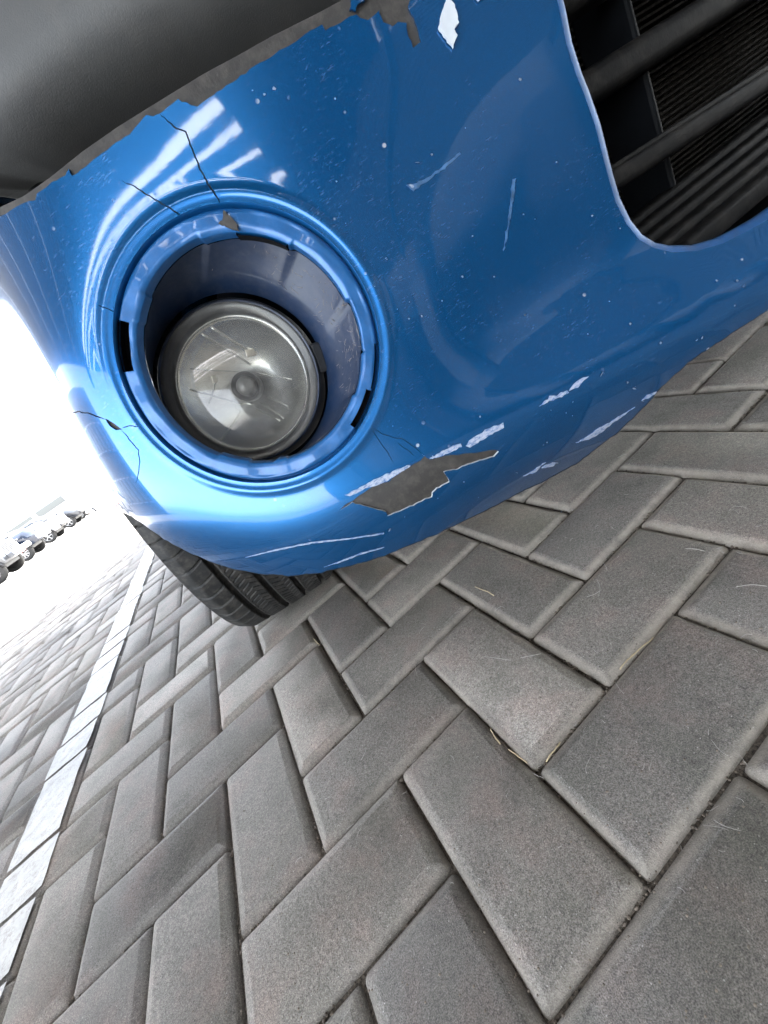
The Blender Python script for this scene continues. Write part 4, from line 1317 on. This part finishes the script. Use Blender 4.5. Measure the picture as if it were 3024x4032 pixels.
# ------------------------------------------------------------------ canopy that shades the bay
m_sheet = simple('grey_canopy_sheet', (0.20, 0.205, 0.21), 0.6, 0.0, 0, 0.08, 3)
m_sheet, nt, b = new_mat('grey_shade_sheet')
_tl = nt.nodes.new('ShaderNodeBsdfTranslucent'); _tl.inputs[0].default_value = (0.75, 0.74, 0.72, 1)
_df = nt.nodes.new('ShaderNodeBsdfDiffuse'); _df.inputs[0].default_value = (0.11, 0.112, 0.115, 1)
_mx = nt.nodes.new('ShaderNodeMixShader'); _mx.inputs[0].default_value = 0.02
nt.links.new(_df.outputs[0], _mx.inputs[1]); nt.links.new(_tl.outputs[0], _mx.inputs[2]); nt.links.new(_mx.outputs[0], nt.nodes['Material Output'].inputs['Surface'])
m_steel = simple('painted_canopy_steel', (0.14, 0.145, 0.15), 0.5, 0, 0, 0.1, 4)
canopy = empty('parking_canopy', (2.2, 0.3, 0))
tag(canopy, 'grey steel parking canopy over the damaged blue car', 'canopy')
CZ = 3.1
def cpart(o):
    return part(o, canopy)
CX0, CX1, CY0, CY1 = -4.2, 14.0, -8.3, 4.6
PAN = [(-8.3, -7.4, 0), (-7.38, -6.5, 0), (-6.48, -5.42, 0), (-5.4, -4.62, 0), (-4.6, -3.5, 1), (-3.48, -2.4, 1), (-2.38, -1.42, 1), (-1.4, -0.6, 0), (-0.58, 0.5, 0), (0.52, 1.6, 0), (1.62, 2.7, 0), (2.72, 3.65, 0), (3.67, 4.6, 0)]
for a, b_, cut_ in PAN:
    xl = 0.3 if cut_ else CX0
    bm = bmesh.new(); n = 48
    prof_ = []
    for k in range(n + 1):
        y = a + (b_ - a) * k / n
        prof_.append((y, CZ + (0.03 if k % 6 in (0, 1) else 0.0)))
    vs0 = [bm.verts.new((xl, y, z)) for y, z in prof_]; vs1 = [bm.verts.new((CX1, y, z)) for y, z in prof_]
    for k in range(n): bm.faces.new((vs0[k], vs0[k + 1], vs1[k + 1], vs1[k]))
    cpart(bm_obj('roof_sheet', bm, m_sheet, None))
# added slats and milky strips, angled to mirror as streaks in the paint
def clip_poly(poly, f):
    out = []
    for i in range(len(poly)):
        a, b_ = poly[i], poly[(i + 1) % len(poly)]; fa, fb = f(a), f(b_)
        if fa >= 0: out.append(a)
        if (fa >= 0) != (fb >= 0):
            t = fa / (fa - fb); out.append((a[0] + (b_[0] - a[0]) * t, a[1] + (b_[1] - a[1]) * t))
    return out
m_clear, nt, b = new_mat('milky_streak_strip')
_tl = nt.nodes.new('ShaderNodeBsdfTranslucent'); _tl.inputs[0].default_value = (0.95, 0.95, 0.95, 1)
nt.links.new(_tl.outputs[0], nt.nodes['Material Output'].inputs['Surface'])
wf = lambda p_: p_[1] + 0.55 * (p_[0] + 1.2)
GAPS = [(-2.95, -2.84), (-3.12, -3.05), (-3.35, -3.28), (-3.71, -3.62)]
bounds = sorted([-9.0, -4.85, -4.2] + [g for ab in GAPS for g in ab] + [-2.3, -1.7, 3.0])
for a, b_ in zip(bounds[:-1], bounds[1:]):
    gap_ = any(abs(a - g0) < 1e-6 for g0, g1 in GAPS)
    poly = [(CX0, -4.6), (0.28, -4.6), (0.28, -1.42), (CX0, -1.42)]
    poly = clip_poly(poly, lambda p_: wf(p_) - a - 0.004); poly = clip_poly(poly, lambda p_: b_ - 0.004 - wf(p_)) if len(poly) > 2 else []
    if len(poly) < 3: continue
    bm = bmesh.new()
    lo_ = [bm.verts.new((x, y, CZ)) for x, y in poly]; hi_ = [bm.verts.new((x, y, CZ + 0.02)) for x, y in poly]
    bm.faces.new(lo_)
    if gap_:
        for v in hi_: bm.verts.remove(v)
        cpart(bm_obj('streak_strip', bm, m_clear, None)); continue
    bm.faces.new(hi_[::-1])
    for i in range(len(poly)): bm.faces.new((lo_[i], hi_[i], hi_[(i + 1) % len(poly)], lo_[(i + 1) % len(poly)]))
    cpart(bm_obj('streak_strip' if gap_ else 'streak_slat', bm, m_clear if gap_ else m_sheet, None))
bm = bmesh.new()
vv_ = [(-0.80, -4.6), (0.28, -4.6), (0.28, -1.42), (-0.98, -1.42)]
lo_ = [bm.verts.new((x, y, CZ - 0.004)) for x, y in vv_]; hi_ = [bm.verts.new((x, y, CZ - 0.024)) for x, y in vv_]
bm.faces.new(lo_); bm.faces.new(hi_[::-1])
for i in range(4): bm.faces.new((lo_[i], hi_[i], hi_[(i + 1) % 4], lo_[(i + 1) % 4]))
cpart(bm_obj('streak_mask', bm, m_sheet, None))  # added board that cuts the mirrored streaks short
for x in np.linspace(0.36, CX1 - 0.2, 6):
    bm = bmesh.new(); add_box(bm, (x, (CY0 + CY1) / 2, CZ - 0.08), (0.08, CY1 - CY0, 0.14)); cpart(bm_obj('purlin', bm, m_steel, None))
for y in (-1.2, 4.4):
    bm = bmesh.new(); add_box(bm, ((CX0 + CX1) / 2, y, CZ - 0.26), (CX1 - CX0, 0.14, 0.22)); cpart(bm_obj('beam', bm, m_steel, None))
for x in (3.2, 8.6):
    bm = bmesh.new(); add_box(bm, (x, 4.4, (CZ - 0.37) / 2), (0.16, 0.16, CZ - 0.37)); cpart(bm_obj('post', bm, m_steel, None, False, 0.01))

# ------------------------------------------------------------------ unseen block added behind the camera to darken paint reflections
m_reflblock = simple('reflection_block_grey', (0.05, 0.049, 0.048), 0.85, 0, 0, 0.12, 1.5)
refl_block = empty('reflection_block', (3.0, -9.0, 0))
tag(refl_block, 'unseen grey block added for dark bands in the bumper reflections', 'building')
bm = bmesh.new(); add_box(bm, (0, -0.4, 2.6), (17, 0.3, 5.2)); bm_obj('wall', bm, m_reflblock, refl_block)  # wall of the added reflection block
for k in range(8):
    bm = bmesh.new(); add_box(bm, (-8 + 2.3 * k, 0.0, 2.6), (0.9, 0.5, 5.2)); bm_obj('reflection_block_pilaster', bm, m_reflblock, refl_block)
for k in range(7):
    bm = bmesh.new(); add_box(bm, (-6.85 + 2.3 * k, -0.22, 1.4), (1.2, 0.1, 2.4)); f = bm_obj('reflection_block_door', bm, m_blackp if k % 2 else m_sheet, refl_block)

m_brown = simple('mirrored_block_dark', (0.045, 0.042, 0.042), 0.7, 0, 0, 0.2, 1.2)
blk = empty('mirrored_block', (-16.5, 9.0, 0))  # unseen building added so the bumper flank mirrors something dark
tag(blk, 'unseen dark block added to be mirrored in the left flank of the bumper', 'building')
bm = bmesh.new(); add_box(bm, (0, 0, 4.2), (4, 17, 8.4)); bm_obj('wall', bm, m_brown, blk)  # wall of the added mirrored block
for k in range(7):
    for z in (1.8, 5.2):
        bm = bmesh.new(); add_box(bm, (2.02, -6.9 + 2.3 * k, z), (0.1, 1.5, 1.7)); f = bm_obj('window', bm, m_greyt, blk)
        bm = bmesh.new(); add_box(bm, (2.08, -6.9 + 2.3 * k, z), (0.06, 1.3, 1.5)); bm_obj('pane', bm, m_glass, f)

w2 = empty('front_wheel', (2 * XC + 0.150, 0.668, 0.306)); part(w2)
ty = bpy.data.objects.new('tyre', tyre.data); COL.objects.link(ty); ty.parent = w2
for yy in (3.15,):
    for xx in (XC - 0.78, XC + 0.78):
        w3_ = empty('rear_wheel', (xx, yy, 0.306)); part(w3_)
        ty = bpy.data.objects.new('tyre', tyre.data); COL.objects.link(ty); ty.parent = w3_
# ------------------------------------------------------------------ scuffs, lifted flakes, scratches on the paint
def decal(name, px, mat, off=0.0003, step=0.003, thick=0.0004, jitter=1.5):
    t = trace(jag(px + [px[0]], jitter, 14)[:-1], 14, True)
    if len(t) < 3: return None
    o = sheet(name, t, [], mat, None, off, step, None, thick)
    return part(o, bumper)
decal('scuff_mark', q6((290, 642), (330, 652), (440, 600), (560, 560), (640, 515), (700, 478), (770, 432), (742, 424), (640, 470), (500, 532), (400, 590)), m_scuff)
decal('scuff_mark', q6((905, 376), (960, 372), (1040, 340), (1140, 292), (1132, 268), (1060, 295), (960, 348)), m_scuff)
decal('scuff_mark', q6((1168, 288), (1202, 298), (1290, 240), (1445, 152), (1442, 124), (1330, 158), (1190, 250)), m_scuff)
decal('scuff_mark', q4((798, 592), (836, 576), (882, 528), (850, 538), (815, 565)), m_scuff)
decal('scuff_mark', q4((828, 816), (910, 792), (985, 732), (1040, 695), (1085, 662), (1000, 712), (930, 752), (875, 790)), m_scuff)
decal('scuff_mark', q4((1112, 634), (1150, 620), (1178, 594), (1135, 610)), m_scuff)
decal('scuff_mark', q4((670, 658), (740, 625), (800, 596), (790, 590), (720, 615)), m_scuff, jitter=2.5)
decal('scuff_mark', q4((600, 960), (655, 942), (690, 905), (700, 900), (650, 930)), m_scuff)
decal('scuff_mark', q4((680, 925), (715, 905), (750, 900), (720, 920)), m_scuff)
decal('lifted_flake', q2((270, -10), (300, 30), (316, 80), (318, 108), (300, 135), (312, 160), (295, 213), (262, 175), (232, 125), (243, 70)), m_flake, 0.0016, 0.004, 0.001)
decal('lifted_flake', q2((385, -30), (420, -30), (425, 0), (405, 12), (390, 0)), m_flake, 0.001)
decal('lifted_flake', q1((1505, -20), (1590, -20), (1575, 10), (1545, 25), (1535, 50), (1510, 50), (1515, 10)), m_blue, 0.0012, 0.003, 0.001)
decal('scuff_mark', q7((1060, 213), (1130, 198), (1200, 182), (1350, 152), (1500, 137), (1659, 112), (1659, 107), (1500, 131), (1350, 146), (1200, 176)), m_scuff, jitter=0.6)
decal('scuff_mark', q7((1400, 255), (1470, 235), (1560, 200), (1659, 172), (1659, 168), (1560, 194), (1470, 229)), m_scuff, jitter=0.6)
decal('scuff_mark', q2((95, 800), (125, 825), (200, 775), (330, 668), (330, 658), (200, 762), (115, 800)), m_faint, jitter=2.0)
decal('scuff_mark', q2((555, 775), (570, 772), (555, 880), (535, 1000), (520, 1085), (515, 1080), (530, 990), (545, 880)), m_faint, jitter=1.5)
decal('broken_corner', q1((968, 908), (990, 930), (1024, 962), (1034, 1000), (1002, 990), (945, 966), (964, 948)), m_sub, 0.0009, 0.003, 0.001)
# small stone chips and scratches scattered over the face: one part
J = Join()
SPOT = [(1700, 610, 9), (1622, 735, 12), (2047, 315, 11), (1610, 1255, 7), (1660, 1245, 7), (1820, 1090, 9), (1945, 1090, 7), (2330, 850, 8), (1615, 730, 9), (2060, 845, 6), (1320, 390, 8), (1325, 715, 7),
        (1080, 350, 13), (1042, 373, 10), (995, 358, 6), (2210, 2015, 8), (2470, 1505, 7), (2480, 1275, 9), (2820, 1105, 9), (2900, 1105, 9), (1740, 1185, 6), (2065, 1240, 7), (1890, 1640, 7), (2600, 1350, 10), (2440, 900, 6), (2190, 640, 6), (1860, 930, 6)]
def chip(px, py, r, el=1.0, ang=0.0):
    pts = []
    n = 7
    for k in range(n):
        a = 2 * math.pi * k / n; q = r * (0.65 + 0.5 * rng.random())
        x, y = q * math.cos(a) * el, q * math.sin(a)
        h = sz(px + x * math.cos(ang) - y * math.sin(ang), py + x * math.sin(ang) + y * math.cos(ang))
        if h is None: return
        pts.append(surf(h[0], h[1], 0.00035))
    h = sz(px, py)
    c = surf(h[0], h[1], 0.0005)
    J.add([c] + pts, [(0, 1 + k, 1 + (k + 1) % n) for k in range(n)])
hole_px = [np.array(q6((340, 690), (640, 520), (870, 362), (1390, 315), (1050, 550), (600, 800)))]
for x, y, r in SPOT: chip(x, y, r * 0.6)
cnt_ = 0
for _ in range(2600):
    x, y = rng.uniform(1150, 3000), rng.uniform(500, 2200)
    w = 0.10 + 0.9 * smoothstep(0, 450, (y - (2700 - 0.58 * x)))     # road grit gathers along the lower edge
    if rng.random() > w * 0.10: continue
    h = sz(x, y)
    if h is None: continue
    if pip(np.array(grille_hole), np.array([h]))[0] or pip(np.array(lamp_hole), np.array([h]))[0]: continue
    if not pip(np.array(outer), np.array([h]))[0]: continue
    if any(pip(np.array(hh), np.array([h]))[0] for hh in holes[2:7]): continue
    chip(x, y, rng.uniform(1.2, 3.4), rng.choice([1, 1, 1.5, 3, 5]), rng.uniform(-1.2, 0.4)); cnt_ += 1
sp = part(mesh_obj('stone_chips', J.V, J.F, m_chip, None), bumper)
sp['kind'] = 'stuff'

# ------------------------------------------------------------------ grit, straw and fibres on the paving
m_grit = simple('pale_grit', (0.17, 0.14, 0.11), 0.8, 0, 0, 0.5, 90)
m_straw = simple('dry_straw', (0.42, 0.34, 0.21), 0.7, 0, 0, 0.2, 80)
m_fibre = simple('pale_fibre', (0.42, 0.40, 0.37), 0.7)
def groundpt(px, py, z=0.0):
    d = ray(px, py); return CAM + d * ((z - CAM[2]) / d[2])
ico = bmesh.new(); bmesh.ops.create_icosphere(ico, subdivisions=1, radius=1.0)
icoV = np.array([v.co[:] for v in ico.verts]); icoF = [tuple(v.index for v in f.verts) for f in ico.faces]; ico.free()
J = Join()
for i in order[:300]:
    cu, cv, o_ = cells[i]
    if pr[i, 2] > 1.0: continue
    hu, hv = (1.0, 0.5) if o_ == 0 else (0.5, 1.0)
    for q in range(int(150 if pr[i, 2] < 0.75 else 45)):
        side_ = rng.random()
        if side_ < 0.5: u, v = cu - hu + rng.random() * 2 * hu, cv - hv + rng.gauss(0, 0.016)
        else: u, v = cu - hu + rng.gauss(0, 0.016), cv - hv + rng.random() * 2 * hv
        r = abs(rng.gauss(0, 0.0006)) + 0.00045
        if math.sin(u * 7.1 + v * 3.3) + math.sin(v * 5.7 - u * 2.1) < rng.uniform(-1.2, 1.2): continue
        Vv = icoV * r * np.array([rng.uniform(.7, 1.4), rng.uniform(.7, 1.4), rng.uniform(.5, 1)]) + np.array([u * U, v * U, -0.0092 + r * 0.6 + rng.random() * 0.0015])
        J.add(Vv, icoF)
for _ in range(420):
    px, py = rng.uniform(700, 3000), rng.uniform(2250, 4030)
    g = groundpt(px, py); r = rng.uniform(0.0003, 0.0009)
    J.add(icoV * r * np.array([1.2, 1, 0.7]) + g + np.array([0, 0, r * 0.5 + 0.0004]), icoF)
g_ = mesh_obj('joint_grit', J.V, J.F, m_grit, ground); g_['kind'] = 'stuff'
STRAW = [((2440, 2635), (2515, 2560)), ((2470, 2600), (2575, 2512)), ((1945, 2345), (1870, 2310)), ((2205, 2925), (2150, 3000)), ((2005, 2950), (2075, 3005)), ((1930, 2870), (1970, 2930)), ((1235, 2515), (1258, 2540))]
STRAW_L = ['topmost straw of the joint right of centre, curved and golden', 'longer straw overlapping the joint right of centre', 'short straw lying on a paver below the chipped paint', 'thick straw in the bottom end of the central diagonal joint', 'straw leaning into the corner where two joints meet low in the middle', 'thin straw at the upper end of the low central joint', 'tiny pale straw in the joint just right of the tyre']
for (a, b_), lab_ in zip(STRAW, STRAW_L):
    A, B = groundpt(*a, 0.001), groundpt(*b_, 0.001)
    k = np.linspace(0, 1, 8)[:, None]
    P_l = A + (B - A) * k + np.array([0, 0, 1]) * (0.0012 * np.sin(k * math.pi)) + nrng.normal(0, 0.0003, (8, 3)) * np.array([1, 1, 0.2])
    V_, F_ = tube_mesh(P_l, 0.0006, 5)
    tag(mesh_obj('straw', V_, F_, m_straw, None), lab_, 'straw', 'bits of straw in the paving joints')
J = Join()
for _ in range(240):
    px, py = rng.uniform(1150, 3000), rng.uniform(1650, 3500)
    if rng.random() < (py - 2000) / 2600: continue
    g = groundpt(px, py)
    L = rng.choice([0.003, 0.004, 0.005, 0.006, 0.009, 0.014]) ; a = rng.uniform(0, 6.28); cu_ = rng.uniform(-1.6, 1.6)
    pts = []
    x, y = g[0], g[1]
    for q in range(7):
        pts.append((x, y, 0.0009 + 0.0003 * math.sin(q))); x += L / 6 * math.cos(a); y += L / 6 * math.sin(a); a += cu_ / 6 + rng.gauss(0, 0.12)
    J.add(*tube_mesh(pts, rng.uniform(0.00010, 0.00024), 4))
for L_ in (R_ for R_ in [[(2350, 2280), (2362, 2310), (2358, 2345)], [(1905, 2585), (1960, 2592), (2012, 2600)], [(2050, 2590), (2090, 2582), (2130, 2574)], [(2900, 2310), (2960, 2302), (3020, 2308)], [(2700, 2160), (2740, 2162), (2775, 2170)],
          [(2310, 2350), (2340, 2340), (2365, 2325)], [(2375, 2215), (2385, 2230), (2390, 2245)]]):
    pts = [groundpt(*p_, 0.0012) for p_ in L_]
    J.add(*tube_mesh(catmull(pts, 5), 0.00028, 5))
fb = mesh_obj('fibres', J.V, J.F, m_fibre, ground); fb['kind'] = 'stuff'
